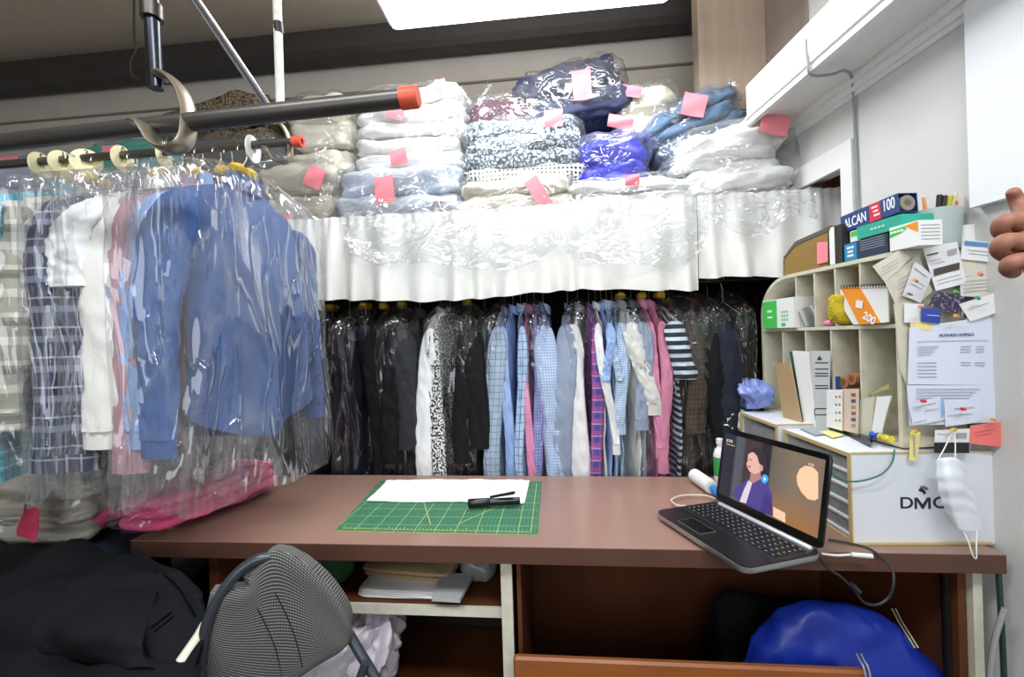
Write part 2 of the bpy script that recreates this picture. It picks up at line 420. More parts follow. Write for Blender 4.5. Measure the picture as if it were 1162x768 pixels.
# ------------------------------------------------------------------ back shelf, valances, clothes rails
b = MB(); b.box((-.75, 2.27, 1.962), (4.0, .68, .028))
b.build('storage_shelf', M('shelf_board', '7a5040', .6, var=.1), smooth_=False, label='long wooden storage shelf under the bagged laundry, behind the white valance', cat='shelf')
vm = M('valance_cotton', 'e9e9e4', .8, bump=.15, bscale=90, sheen=.1)
def valance(x0, x1, z1, z0, y, seed, n, label):
    P = []; nu = int(n * 10); nv = 22
    for j in range(nv + 1):
        v = j / nv; row = []
        for i in range(nu + 1):
            u = i / nu; x = x0 + (x1 - x0) * u
            w = noise.noise(Vector((x * 3.1, seed, 0))); ph = x * 46 + w * 5 + .5 * noise.noise(Vector((x * 9, seed, v * 1.5)))
            fine = sin(x * 150 + 3 * w) * .005 * max(0, 1 - v * 3.0)
            big = (sin(ph) + .35 * sin(ph * .47 + 1)) * (.008 + .032 * v) * (.6 + .8 * abs(noise.noise(Vector((x * 2, 5, seed)))))
            z = z1 + (z0 - z1) * v + (.012 * sin(x * 5.5 + seed) + .006 * sin(ph)) * v
            row.append(Vector((x, y + fine + big - .02 * v, z)))
        P.append(row)
    bk = [[q + Vector((0, .003, 0)) for q in r[::-1]] for r in P]
    mb = MB(); mb.grid(P); mb.grid(bk)
    # hem band
    return mb.build('valance', vm, label=label, cat='curtain', angle=80)
valance(-2.6, .60, 1.985, 1.603, 1.885, 1, 34, 'wide white gathered cotton valance hanging under the bagged laundry, left of the pair')
valance(.605, 1.40, 1.99, 1.632, 1.895, 4, 10, 'short creamy white gathered valance at the right end of the shelf beside the pigeonhole rack')
steel = M('steel', 'b8babb', .3, 1); dsteel = M('dark_steel', '4b4744', .35, .8)
b = MB(); b.tube([(-2.6, 2.12, 1.659), (1.45, 2.12, 1.659)], .011, 12)
for x in (-2.2, -1.6, -1.0, -.4, .2, .8, 1.3): b.tube([(x, 2.12, 1.664), (x, 2.12, 1.949)], .006, 6)
b.build('clothes_rail', dsteel, label='dark metal clothes rail under the storage shelf behind the valance', cat='rail')
b = MB(); 
for z in (1.60, 1.655): b.tube([(.30, 2.40, z), (1.45, 2.40, z)], .007, 8)
for i in range(10): x = .36 + i * .11; b.tube([(x, 2.40, 1.60), (x, 2.40, 1.70)], .005, 6); b.tube([(x, 2.395, 1.66), (x, 2.34, 1.63), (x, 2.33, 1.57)], .006, 6)
b.build('coat_hook_rail', M('black_metal', '1c1a19', .4, .6), label='black metal hook rail on the dark wall under the right end of the shelf', cat='rail')

# ------------------------------------------------------------------ garments
foam = M('yellow_foam', 'e8c23a', .9, bump=.3, bscale=200); wire = M('hanger_wire', 'c9c4ba', .3, .9); woodh = M('wood_hanger', '9a6a35', .5)
flA = film('film_garment', haze=.06, rough=.09, bs=6, stretch=(1, 1, .22), strength=.9, gl=.3)
flC = film('film_back', haze=.014, rough=.11, bs=6.5, stretch=(1, 1, .3), strength=1.0, gl=.45)
flB = film('film_bag', haze=.05, rough=.10, bs=7, stretch=(.6, 1, 1.1), strength=.8, gl=.3)
def body_mesh(a, th, L, seed, ztop=-.105, slope=.085, foldk=34, foldA=.022, hem=.0, waist=1.0, flat=False):
    P = []; nu, nv = 56, 30; so = seed * 7.3
    for j in range(nv + 1):
        v = j / nv; row = []
        aa = a * (0.90 + .12 * min(1, v * 8)) * (1 - (1 - waist) * sin(pi * min(1, v * 1.1)) * .5)
        bb = th / 2 * (.16 + .84 * min(1, v * 3.2) ** .6)
        for i in range(nu):
            ph = 2 * pi * i / nu; cx, sy = cos(ph), sin(ph)
            x = aa * math.copysign(abs(cx) ** .8, cx); y = bb * math.copysign(abs(sy) ** .8, sy)
            zt = ztop - slope * (abs(x) / a) ** 1.25 if not flat else ztop
            zb = -L + hem * (x / a) ** 2 + .01 * noise.noise(Vector((x * 8, so, 0)))
            z = zt * (1 - v) + zb * v
            w = noise.noise(Vector((x * 5 + so, v * 1.6, so)))
            y += foldA * v ** .8 * sin(x * foldk + so + w * 3.5)
            y += .012 * fbm(Vector((x * 10 + so, z * 6, y * 10)))
            row.append(Vector((x, y, z)))
        P.append(row)
    mb = MB(); mb.grid(P, True, lambda i, j: (i / nu * 4 * a, j / nv * L), cap=True); return mb
def sleeve_mesh(sd, a, L, seed, r0=.07, r1=.045, bulge=0.0, fwd=0.0, z0=-.20, flatk=.42):
    P = []; nu, nv = 28, 40; so = seed * 3.1 + sd
    for j in range(nv + 1):
        v = j / nv
        c = Vector((.010 * noise.noise(Vector((v * 3, so, 2))) + sd * (a * .93 + .035 * sin(min(1, v * 2) * pi / 2) + .02 * v + bulge * sin(v * pi)), fwd * v ** 1.3 + .015 * sin(v * 4 + so), z0 + .01 - L * v))
        r = r0 * (1 - v) + r1 * v
        r *= 1 + .03 * noise.noise(Vector((v * 5, so, 0)))
        r *= min(1, .25 + (v * 7) ** .5 * .75)
        row = []
        for i in range(nu):
            ph = 2 * pi * i / nu
            q = Vector((cos(ph) * r * flatk, sin(ph) * r, 0))
            q *= 1 + .13 * fbm(Vector((cos(ph) * 1.6 + so, sin(ph) * 1.6, v * 2.2 + so)))
            q.x += sd * .007 * (1 - 2.6 * abs(noise.noise(Vector((sin(ph) * 2.6 + v * 4, v * 9.0, so)))))
            q.z = (.03 if sin(ph) > 0 else 0) * 0
            row.append(c + q)
        P.append(row)
    mb = MB(); mb.grid(P, True, lambda i, j: (i / nu * 2 * pi * r0, j / nv * L), cap=True); return mb
def hanger_mesh(a=.19, z=-.115, drop=.055):
    mb = MB(); R = .017; pts = [Vector((-R, 0, -.004))] + [Vector((R * cos(t), 0, R * sin(t))) for t in [pi - pi * k / 6 for k in range(7)]] + [Vector((R, 0, -.02)), Vector((0, 0, -.045)), Vector((0, 0, z + .012))]
    mb.tube(pts, .0018, 6)
    mb.tube([(0, 0, z + .012), (-a, 0, z - drop), (a, 0, z - drop), (0, 0, z + .012)], .0018, 6); return mb
def cover_mesh(ax, by, L, seed, ztop=-.055, drop=.02, amp=.014, taper=1.0, offx=0.0, sh=.10):
    P = []; nu, nv = 72, 54; so = seed * 2.9 + 1
    for j in range(nv + 1):
        v = j / nv; 
        zz = ztop - v * (L + ztop)
        g = min(1, (v * (L + ztop)) / sh) ** .62
        A = .02 + (ax - .02) * g * (1 + (taper - 1) * v); B = .015 + (by - .015) * min(1, g * 1.0) * (1 + .25 * v)
        row = []
        for i in range(nu):
            ph = 2 * pi * i / nu
            n1 = 1 - 2.2 * abs(noise.noise(Vector((cos(ph) * 2.2 + so, sin(ph) * 2.2, v * 2.0 + so))))
            n2 = fbm(Vector((cos(ph) * 3.2 + so, sin(ph) * 3.2, v * 2.5)), 2)
            k = (n1 * amp + n2 * amp * .7) * min(1, v * 6 + .1)
            x = math.copysign(abs(cos(ph)) ** .75, cos(ph)) * (A + k); y = math.copysign(abs(sin(ph)) ** .75, sin(ph)) * (B + k * 1.2)
            z = zz - drop * v * sin(ph * 2 + so) - .03 * v * noise.noise(Vector((cos(ph) * 2, sin(ph) * 2, so)))
            row.append(Vector((x + offx, y, z)))
        P.append(row)
    mb = MB(); mb.grid(P, True); return mb
gcount = [0]
def garment(name, label, cat, loc, rz, mat, kind='shirt', a=.215, th=.08, L=.80, sleeve='long', SL=.56, seed=None, group=None,
            cover=None, foamy=False, collar=True, smat=None, cmat=None, cs=1.0, fk=.42, hem=0.0, hang=None, foldA=.022, sr=.07, fwd=0.0, slope=.085):
    gcount[0] += 1; seed = seed if seed is not None else gcount[0]
    t = thing(name, label, cat, loc, rz, group)
    if kind == 'trousers':
        body_mesh(a, th, L, seed, ztop=-.17, slope=0, flat=True, foldA=.008).build('trouser_legs', mat, t, local=True, angle=75)
        body_mesh(a * .96, th * 1.25, .235, seed + .5, ztop=-.165, flat=True, foldA=.004).build('trouser_fold', mat, t, local=True, angle=75)
    else:
        body_mesh(a, th, L, seed, hem=hem, foldA=foldA, slope=slope).build('garment_body', mat, t, local=True, angle=75)
        if sleeve:
            sl = SL if sleeve == 'long' else .24
            for sd in (-1, 1):
                so = sleeve_mesh(sd, a, sl, seed, r0=sr, r1=(min(.045, sr * .78) if sleeve == 'long' else sr), fwd=fwd * sd, z0=-.115 - slope, flatk=fk).build('sleeve', smat or mat, t, local=True, angle=75)
                if sleeve == 'long' and kind == 'shirt':
                    cx = sd * (a * .93 + .055); mb = MB()
                    P = [[Vector((cx + cos(2 * pi * i / 16) * min(.048, sr * .8) * fk, fwd * sd + .015 * sin(4 + seed * 3.1 + sd) + sin(2 * pi * i / 16) * min(.050, sr * .85), -.105 - slope - sl - .0 - q * .045)) for i in range(16)] for q in (0, 1)]
                    mb.grid(P, True, cap=True).build('cuff', smat or mat, so, local=True)
        if collar:
            P = []
            for q, (r, z) in enumerate(((.060 * cs, -.125), (.062 * cs, -.108 + .008 * cs), (.056 * cs, -.108 + .030 * cs), (.050 * cs, -.108 + .010 * cs))):
                P.append([Vector((cos(2 * pi * i / 20) * r, sin(2 * pi * i / 20) * r * .62 - .006, z + .012 * sin(2 * pi * i / 20))) for i in range(20)])
            MB().grid(P, True).build('collar', cmat or mat, t, local=True)
    hanger_mesh(a * .88 if kind != 'trousers' else a, drop=.055).build('hanger', hang or wire, t, local=True)
    if foamy:
        mb = MB()
        for sd in (-1, 1): mb.squad((sd * .022, 0, -.062), (.042, .040, .036), .8, .8, 16, 10, disp=.004, dscale=40, seed=sd)
        mb.build('foam_guard', foam, t, local=True, label='yellow foam guards on the hanger neck')
    if cover:
        cover_mesh(*cover[:3], seed, **(cover[3] if len(cover) > 3 else {})).build('plastic_cover', cover[4] if len(cover) > 4 else flA, t, local=True, angle=60, label='clear crinkled plastic cover')
    return t

blue = M('chambray_blue', '3d5c92', .75, bump=.25, bscale=220, var=.06, vscale=30)
whitec = M('white_cotton', 'e4e5e6', .8, bump=.15, bscale=120)
offw = M('offwhite_cotton', 'd9d8d3', .8, bump=.15, bscale=120)
mauve = M('mauve_cotton', 'ad8790', .8, bump=.15, bscale=120)
ltblue = M('light_blue_cotton', '93addb', .8, bump=.12, bscale=140)
greyb = M('grey_blue_cotton', '8f9bb0', .8, bump=.12, bscale=140)
maroon = M('maroon_cloth', '47303c', .8)
black = M('black_wool', '0e0f12', .85, bump=.3, bscale=200, spec=.3)
char = M('charcoal_wool', '26282c', .9, bump=.3, bscale=240, var=.2, vscale=180)
navy = M('navy_wool', '12172b', .85, bump=.2, bscale=200)
pink = M('pink_cotton', 'dd8fb3', .8, bump=.12, bscale=140)
brownc = M('brown_check', '4a4038', .85, pat=('plaid', [('u', .02, .2, '2a241f', .7, 0), ('v', .02, .2, '2a241f', .7, 0)]))
navyplaid = M('navy_plaid', '1c2244', .8, pat=('plaid', [('u', .075, .22, '8d93a8', .55, 0), ('v', .075, .22, '8d93a8', .55, .2), ('u', .075, .06, 'ccced8', .5, .5), ('v', .075, .06, 'ccced8', .5, .5)]))
tealplaid = M('teal_plaid', '2f9bb5', .8, pat=('plaid', [('u', .05, .18, '17566b', .6, 0), ('v', .05, .18, '17566b', .6, .2), ('u', .05, .08, 'c5e6ec', .6, .5), ('v', .05, .10, 'c5e6ec', .6, .5)]))
knit = M('striped_knit', '9a968a', .9, bump=.2, bscale=120, pat=('plaid', [('v', .06, .35, 'c9c6bb', .8, 0), ('v', .12, .18, '5c5853', .7, .4)]))
bigcheck = M('blue_check', 'a9c0dc', .8, pat=('plaid', [('u', .034, .08, '28344f', .85, 0), ('v', .034, .08, '28344f', .85, 0), ('u', .034, .3, '7d9cc6', .4, .4)]))
smallcheck = M('violet_check', '9aa0d8', .8, pat=('plaid', [('u', .0135, .17, '3c3f7c', .85, 0), ('v', .0135, .17, '3c3f7c', .85, 0)]))
paleplaid = M('pale_plaid', '9fb0c4', .8, pat=('plaid', [('u', .028, .10, '4b596f', .7, 0), ('v', .028, .10, '4b596f', .7, 0)]))
gingham = M('blue_gingham', 'c9dbe9', .8, pat=('plaid', [('u', .010, .45, '7fa3c8', .6, 0), ('v', .010, .45, '7fa3c8', .6, 0)]))
magplaid = M('magenta_plaid', '4a4a98', .8, pat=('plaid', [('u', .05, .4, 'b8568c', .55, 0), ('v', .05, .4, 'b8568c', .55, 0), ('v', .05, .08, 'd9c8e0', .6, .6)]))
bwprint = M('black_white_print', 'dcdcda', .8, pat=('blotch', 95, '1d1d1f', .5))
wfig = M('dotted_blue', '9db3d6', .8, pat=('dots', .012, 'e5eaf4', .05))
stripe = M('navy_stripe', '232a3c', .8, pat=('plaid', [('v', .034, .45, 'c6d6e0', .95, 0)]))

GL = 'garments in plastic on the front left rail'
RZ = pi / 2
RL = 2.012
# front left rail, from the far left to the blue shirt
def lx(px, Y=.93): return PY(px, 300, Y).x
garment('knit_jumper', 'beige and grey striped knitted jumper under plastic at the far left edge', 'jumper', (lx(-42), 1.25, RL), RZ + .10, knit, a=.23, th=.10, L=.62, seed=1, SL=.55, cover=(.29, .08, .93), foamy=True, sr=.08)
garment('plaid_shirt', 'turquoise plaid shirt hanging at the far left edge below the knitted jumper', 'shirt', (lx(-62), 1.22, RL), RZ + .06, tealplaid, a=.24, th=.10, L=.92, seed=2, SL=.78, foamy=True, fwd=.0)
garment('plaid_shirt', 'navy and white plaid shirt in plastic between striped jumper and white shirt', 'shirt', (lx(10), 1.25, RL), RZ + .04, navyplaid, th=.09, L=.86, seed=3, SL=.66, cover=(.28, .06, .96), sr=.075)
garment('cotton_shirt', 'navy plaid shirt sleeve side showing beside the first navy plaid shirt', 'shirt', (lx(36), 1.27, RL), RZ, navyplaid, th=.06, L=.84, seed=33, SL=.66)
garment('cotton_shirt', 'short sleeved white shirt in plastic, leftmost white one on the front rail', 'shirt', (lx(54), 1.25, RL), RZ - .05, whitec, th=.06, L=.84, seed=4, sleeve='short', SL=.3, sr=.06, foamy=True, cover=(.28, .06, .95))
garment('cotton_shirt', 'long sleeved off-white shirt in plastic beside the mauve shirt', 'shirt', (lx(76), 1.25, RL), RZ, offw, th=.07, L=.80, seed=5, SL=.60)
garment('cotton_shirt', 'thin grey-blue shirt squeezed between the off-white and mauve shirts', 'shirt', (lx(88), 1.26, RL), RZ, greyb, th=.05, L=.78, seed=6, SL=.58)
garment('cotton_shirt', 'dusty mauve pink long sleeved shirt in plastic on the front rail', 'shirt', (lx(106), 1.25, RL), RZ + .03, mauve, th=.06, L=.80, seed=7, SL=.66, foamy=True, cover=(.28, .05, .97))
garment('cotton_shirt', 'pale blue shirt edge between mauve shirt and maroon top', 'shirt', (lx(132), 1.25, RL), RZ, ltblue, th=.05, L=.78, seed=8, SL=.60)
garment('maroon_shirt', 'dark maroon top right behind the big blue shirt', 'top', (lx(145), 1.26, RL), RZ, maroon, th=.045, L=.80, seed=9, SL=.62, foamy=True)
bs = garment('blue_shirt', 'large chambray blue shirt in shiny clear plastic, frontmost on the front rail', 'shirt', (lx(160) + .02, 1.25, RL), RZ - .10, blue, a=.235, th=.12, L=.86, seed=10, SL=.62, cover=(.30, .085, .98, dict(taper=1.1, amp=.02)), hem=.10, foldA=.028, sr=.085, foamy=True)

# back rail groups
YB = 2.115; RB = 1.664
def bx(px): return PY(px, 420, 1.9).x
BPX = [352, 374, 395, 416, 440, 462, 489, 501, 522, 543, 568, 579, 589, 597, 606, 617, 648, 661, 675, 683, 690, 697, 704, 714, 728, 742, 751, 764, 776, 806, 826, 845]
WIDE = (661, 704, 714, 764)
def back(px, label, mat, kind='shirt', rz=0.0, **kw):
    nm = {'shirt': 'hanging_shirt', 'jacket': 'hanging_jacket', 'trousers': 'hanging_trousers', 'coat': 'hanging_coat', 'blouse': 'hanging_blouse'}[kind]
    kd = 'trousers' if kind == 'trousers' else ('jacket' if kind in ('jacket', 'coat') else 'shirt')
    kw.setdefault('th', .06); kw.setdefault('foldA', .007); kw.setdefault('cs', .5 + .3 * ((px * 7) % 5) / 4); kw.setdefault('L', 1.0); kw.setdefault('SL', .58)
    x = bx(px); k_ = BPX.index(px); gl_ = px - BPX[k_ - 1] if k_ else 22; gr_ = BPX[k_ + 1] - px if k_ + 1 < len(BPX) else 20
    gap = (gl_ + gr_) / 2 / 263; kw['sr'] = min(kw.get('sr', .07), gap * (.95 if px in WIDE else .66)); kw['th'] = min(kw['th'], gap * .85); kw['fk'] = .5
    return garment(nm, label, nm.split('_')[1], (x, YB + .012 * sin(px), RB), RZ + rz, mat, kd, group='clothes on the rail behind the counter', **kw)
cv = lambda by=.07, L=1.05, ax=.25, **k: (ax, by, L, dict(amp=.016, **k), flC)
back(352, 'black trousers in plastic, leftmost on the back rail next to the blue shirt', black, 'trousers', a=.19, th=.07, foamy=True, cover=cv(.05))
back(374, 'dark navy trousers in plastic, second from the left on the back rail', navy, 'trousers', a=.19, th=.07, rz=.1)
back(395, 'dark navy trousers in plastic with yellow foam hanger, third on the back rail', navy, 'trousers', a=.2, th=.08, rz=-.1, foamy=True, cover=cv(.075))
back(416, 'black jacket leaning in loose plastic beside the navy trousers', black, 'jacket', rz=.22, th=.09, sr=.085, hang=woodh, foamy=True)
back(440, 'wide black suit jacket in wrinkled plastic left of the charcoal jacket', black, 'jacket', rz=.15, th=.11, sr=.09, hang=woodh, cover=cv(.10, offx=.0), foamy=True)
back(462, 'charcoal grey jacket hanging uncovered beside the plastic covered black jacket', char, 'jacket', th=.08, SL=.52, sr=.08)
back(489, 'white blouse at the left edge of the printed dress cover', whitec, 'blouse', th=.04, rz=-.05, hang=woodh, sr=.045, SL=.66)
back(501, 'dress with fine black and white print in plastic on the back rail', bwprint, 'blouse', th=.05, rz=-.1, sr=.075, SL=.80, cover=cv(.06))
back(522, 'black jacket with shiny plastic, beside the black and white printed dress', black, 'jacket', th=.09, rz=.1, sr=.085, foamy=True, cover=cv(.095))
back(543, 'black jacket in plastic, just left of the pale blue checked shirts', black, 'jacket', th=.07, rz=-.06, SL=.52)
back(568, 'grey-blue fine plaid shirt, leftmost of the blue shirt cluster', paleplaid, th=.05, SL=.72, rz=-.12, sr=.06, hang=woodh, cover=cv(.045))
back(579, 'plain light blue shirt with a long hanging sleeve in the blue cluster', ltblue, th=.05, SL=.60, rz=-.08, sr=.055)
back(589, 'sky blue shirt with large dark window checks', bigcheck, th=.05, SL=.70, sr=.06, rz=.03)
back(597, 'thin pink shirt between two checked blue shirts', pink, th=.03, SL=.72, sr=.024, rz=.0)
back(606, 'violet blue shirt with fine grid check', smallcheck, th=.05, SL=.80, sr=.065, rz=.06, cover=cv(.06))
back(617, 'plain periwinkle dotted shirt, rightmost of the blue shirt cluster', wfig, th=.05, SL=.70, sr=.055, rz=.12)
back(648, 'pale blue shirt, leftmost of the white shirt cluster', greyb, th=.05, SL=.72, sr=.05, rz=-.15)
back(661, 'white long sleeved shirt with broad sleeve, left end of the white cluster', whitec, th=.06, SL=.80, sr=.07, rz=-.12, cover=cv(.06))
back(675, 'purple and magenta plaid shirt squeezed between white shirts', magplaid, th=.035, SL=.80, sr=.05)
back(683, 'white shirt with curved sleeve right of the magenta plaid shirt', whitec, th=.04, SL=.50, sr=.065, fwd=.03)
back(690, 'pale blue cotton shirt, thin slice in the white cluster', ltblue, th=.03, SL=.30, sleeve='short', sr=.05)
back(697, 'short sleeved light blue gingham shirt with dark sleeve edge', gingham, th=.03, sleeve='short', SL=.34, sr=.05)
back(704, 'blue micro check shirt sleeve between gingham and white shirts', gingham, th=.04, SL=.42, sr=.05)
back(714, 'off-white shirt with crumpled wide short sleeve facing the counter', offw, th=.05, SL=.34, sr=.08, rz=.12, fwd=.04, foamy=True, cover=cv(.075))
back(728, 'pale grey shirt right of the crumpled off-white shirt', greyb, th=.05, SL=.40, sr=.06)
back(742, 'bright pink long sleeved shirt with yellow foam hanger', pink, th=.05, SL=.52, sr=.055, foamy=True)
back(751, 'dusty pink cardigan beside the navy striped top', M('dusty_pink', 'c9829b', .8), th=.03, SL=.58, sr=.05)
back(764, 'navy and white striped top with wide short sleeve', stripe, th=.07, sleeve='short', SL=.3, sr=.10, rz=.1, foamy=True, cmat=navy)
back(776, 'dark brown checked jacket in plastic right of the striped top', brownc, 'jacket', th=.08, rz=.16, SL=.46, sr=.09, cover=cv(.085))
back(806, 'black coat with red collar in plastic, near the pigeonhole rack', black, 'coat', th=.09, rz=.1, sr=.09, cmat=M('red_cloth', '9a3040', .8), hang=woodh, cover=cv(.08))
back(826, 'dark navy coat behind the black coat with red collar', navy, 'coat', th=.09, rz=-.06, sr=.085)
back(845, 'black trousers on a white hanger, rightmost on the back rail', black, 'trousers', a=.19, th=.07, cover=cv(.06), hang=M('white_hanger', 'e6e6e6', .4))

# ------------------------------------------------------------------ bagged laundry on the shelf
pinkp = M('pink_paper', 'f08a96', .8); pinkd = M('coral_paper', 'ee7a74', .8)
def ptag(parent, px, py, w, h, Y, ang=0, mat=None, fold=.2):
    c = PY(px, py, Y); hw, hh = w / 500 * Y / 2, h / 500 * Y / 2; ca, sa = cos(radians(ang)), sin(radians(ang))
    P = []
    for j in range(7):
        row = []
        for i in range(5):
            x = (i / 2 - 1) * hw; z = (1 - j / 3) * hh
            row.append(c + Vector((x * ca - z * sa, -.012 + fold * (j / 6 - .3) ** 2 * hh + .004 * sin(i + j), x * sa + z * ca)))
        P.append(row)
    mb = MB(); mb.grid(P[::-1]); mb.grid([[q + Vector((0, .0012, 0)) for q in r] for r in P])
    return mb.build('order_tag', mat or pinkp, parent, label='pink paper order tag')
def bundle(name, label, cat, x0, x1, yt, yb, Y, D, n, mat, tags=(), seed=1, bag=True, tilt=0, e=.35, disp=.030, mats=None, bagx=1.0, zb=None, group=None, hfac=1.0, ds=(.55, 1, 1.6), bagmat=None, knot=None, rnd=.5):
    xm = (x0 + x1) / 2; A = PY(x0, (yt + yb) / 2, Y).x; B = PY(x1, (yt + yb) / 2, Y).x
    z0 = PY(xm, yb, Y).z if zb is None else zb; z1 = PY(xm, yt, Y).z; h = z1 - z0; w = B - A
    c = Vector(((A + B) / 2, Y + D / 2, z0)); t = thing(name, label, cat, c, 0, group)
    Rm = Matrix.Rotation(radians(tilt), 3, 'Y')
    mb = MB(); rnd_ = random.Random(seed)
    for k in range(n):
        lh = h / n
        cc = Vector((rnd_.uniform(-.012, .012), rnd_.uniform(0, .02), (k + .5) * lh))
        if tilt: cc = Rm @ (cc - Vector((0, 0, h / 2))) + Vector((0, 0, h / 2))
        mb.squad(c + cc, (w * rnd_.uniform(.93, 1.0), D, lh * 1.12), rnd, e, 84, 34, disp=disp * min(1, lh / .07), dscale=12, ds=ds, seed=seed + k * 3, M3=Rm if tilt else None, mi=(k % len(mats)) if mats else 0)
        # folded edge crease
    mb.build('folded_cloth', mats or mat, t, angle=80)
    if bag:
        mb = MB(); mb.squad(c + Vector((0, 0, h / 2 + .012)), (w * 1.06 * bagx, D * 1.08, h * 1.12), .5, .5, 90, 46, disp=.022, dscale=6.5, seed=seed + 40, M3=Rm if tilt else None, ridge=True)
        if knot:
            p = PY(*knot, Y + .05); 
            for s_ in (-1, 1):
                mb.grid([[p + Vector((s_ * (.02 + .05 * j / 6) + .012 * sin(i * 2.1 + j), .03 * cos(i * 1.3), .085 * j / 6 + .012 * cos(i * 3 + s_)) ) for i in range(9)] for j in range(7)])
        mb.build('plastic_bag', bagmat or flB, t, angle=60, label='clear crinkled plastic bag')
    for tg in tags: ptag(t, *tg[:4], Y - .012 - (.0 if len(tg) < 6 else tg[5]), tg[4] if len(tg) > 4 else 0)
    return t
cw = M('laundered_white', 'e8e8e4', .85, bump=.2, bscale=70, sheen=.1); cb = M('cream_linen', 'd8d2c2', .85, bump=.2, bscale=70)
pb = M('pale_blue_linen', 'c2cbd9', .85, bump=.3, bscale=90, var=.05); gb = M('grey_beige_linen', 'b9b3a6', .85, bump=.2, bscale=70)
dn = M('denim', '5f7995', .85, bump=.3, bscale=160, var=.10, vscale=14); dk = M('dark_navy_cloth', '343a52', .85, bump=.2); mr = M('maroon_fleece', '5b3446', .9)
bwd = M('white_black_dot', 'ebebe8', .8, pat=('dots', .019, '16171c', .085)); bwb = M('blue_white_figured', 'e3e8ea', .8, pat=('fig8', 52, '40586a', .13))
tweed = M('tweed', '7d6e58', .9, pat=('fig8', 60, '2b241e', .09)); tealf = M('teal_fleece', '3f9f90', .9, bump=.3, bscale=120); pinkf = M('pink_fleece', 'e8588e', .9, bump=.35, bscale=110, var=.08)
royal = M('royal_blue_satin', '2b34cf', .4, bump=.2, bscale=40)
S0 = 1.977
LG = 'bagged laundry on the storage shelf'
bundle('laundry_bundle', 'grey-beige folded linen in a bag, left end of lower row, two tags', 'laundry', 283, 380, 182, 250, 1.93, .40, 2, gb, [(358, 202, 22, 24, -25), (329, 254, 13, 22, 0)], 3, zb=S0, group=LG)
bundle('laundry_bundle', 'pale blue folded bedding bagged with pink tag, lower row of the shelf', 'laundry', 372, 519, 184, 250, 1.93, .42, 2, pb, [(437, 216, 23, 31, 3), (453, 179, 20, 18, 10)], 5, zb=S0, group=LG)
bundle('laundry_bundle', 'cream folded linen directly under the black dotted cloth', 'laundry', 519, 655, 196, 240, 1.93, .42, 2, cb, [(611, 219, 16, 36, 30)], 7, zb=S0, group=LG)
bundle('laundry_bundle', 'flat stack of white folded sheets under the royal blue garment', 'laundry', 642, 800, 199, 232, 1.93, .42, 2, cw, [(717, 205, 16, 12, 0)], 9, zb=S0, group=LG)
bundle('duvet_bundle', 'big puffy white duvet in a clear bag at the right end of the shelf', 'duvet', 772, 912, 136, 218, 1.88, .50, 2, cw, [(878, 142, 30, 21, -15)], 11, zb=S0 + .002, group=LG, disp=.05, tilt=-7, rnd=.75, e=.6, bagx=1.04)
bundle('laundry_bundle', 'pale folded blankets in a loose bag behind the white pole', 'laundry', 322, 398, 104, 184, 2.02, .36, 3, cb, [(370, 128, 16, 8, 0)], 13, zb=2.235, group=LG)
bundle('laundry_bundle', 'tall stack of off-white folded blankets in a clear bag behind the orange pipe cap', 'laundry', 394, 524, 94, 186, 2.0, .40, 5, cw, [(450, 127, 20, 18, -15), (500, 97, 12, 12, 0)], 15, zb=2.235, group=LG)
bundle('laundry_bundle', 'white folded keffiyeh style cloth with black dots and a pink tag', 'laundry', 522, 664, 130, 194, 1.97, .38, 4, bwd, [(628, 135, 21, 19, 0)], 17, zb=2.13, group=LG, mats=[bwd, bwb, bwb, bwb], knot=(540, 120))
bundle('laundry_bundle', 'crumpled royal blue satin garment in a clear bag', 'laundry', 656, 741, 148, 202, 1.96, .34, 2, royal, [(704, 139, 28, 14, -12)], 19, zb=2.09, group=LG, disp=.04, rnd=.8, e=.8)
bundle('laundry_bundle', 'tilted stack of faded blue denim in a clear bag beside the duvet', 'laundry', 742, 858, 106, 190, 2.02, .34, 5, dn, [(787, 120, 25, 24, -15)], 21, zb=2.12, tilt=-22, group=LG, disp=.03, knot=(845, 112))
bundle('laundry_bundle', 'dark navy garment in a clear bag with a long pink tag, top of the pile', 'laundry', 585, 712, 68, 112, 2.08, .30, 2, dk, [(660, 97, 21, 33, 3)], 23, zb=2.46, tilt=-10, group=LG, disp=.04)
bundle('laundry_bundle', 'maroon fleece squeezed behind the black dotted cloth', 'laundry', 527, 610, 106, 134, 2.10, .28, 1, mr, [], 25, zb=2.36, group=LG, bag=True)
bundle('laundry_bundle', 'beige knitted blanket in a bag with a pink tag, between navy and denim bundles', 'laundry', 702, 772, 92, 140, 2.12, .28, 2, cb, [(713, 104, 28, 12, -15)], 27, zb=2.34, group=LG, rnd=.8)
bundle('laundry_bundle', 'pale lilac folded cloth with pink tag at the far left of the shelf', 'laundry', -20, 72, 178, 214, 1.98, .36, 2, M('lilac', 'bcc3e0', .85), [(12, 182, 30, 8, 0)], 29, group=LG, zb=2.14)
bundle('laundry_bundle', 'teal green fleece in a clear bag behind the numbered discs', 'laundry', 78, 200, 158, 214, 1.98, .36, 2, tealf, [(128, 172, 24, 14, 0)], 31, group=LG, zb=2.10)
bundle('laundry_bundle', 'wide lower layer of grey folded linen hidden behind the front rail', 'laundry', -30, 275, 214, 250, 1.95, .38, 2, gb, [], 33, group=LG, zb=S0)
bundle('coat_bundle', 'folded brown and cream tweed coat lying behind the near pipe', 'coat', 168, 296, 108, 150, 2.02, .34, 2, tweed, [], 35, group=LG, zb=2.30, tilt=-9, bag=False, disp=.03)
bundle('laundry_bundle', 'dark grey knitwear in a clear bag under the tweed coat', 'laundry', 200, 318, 152, 208, 2.0, .34, 2, M('dark_knit', '55585c', .9), [(290, 172, 18, 10, 0)], 37, group=LG, zb=2.05)
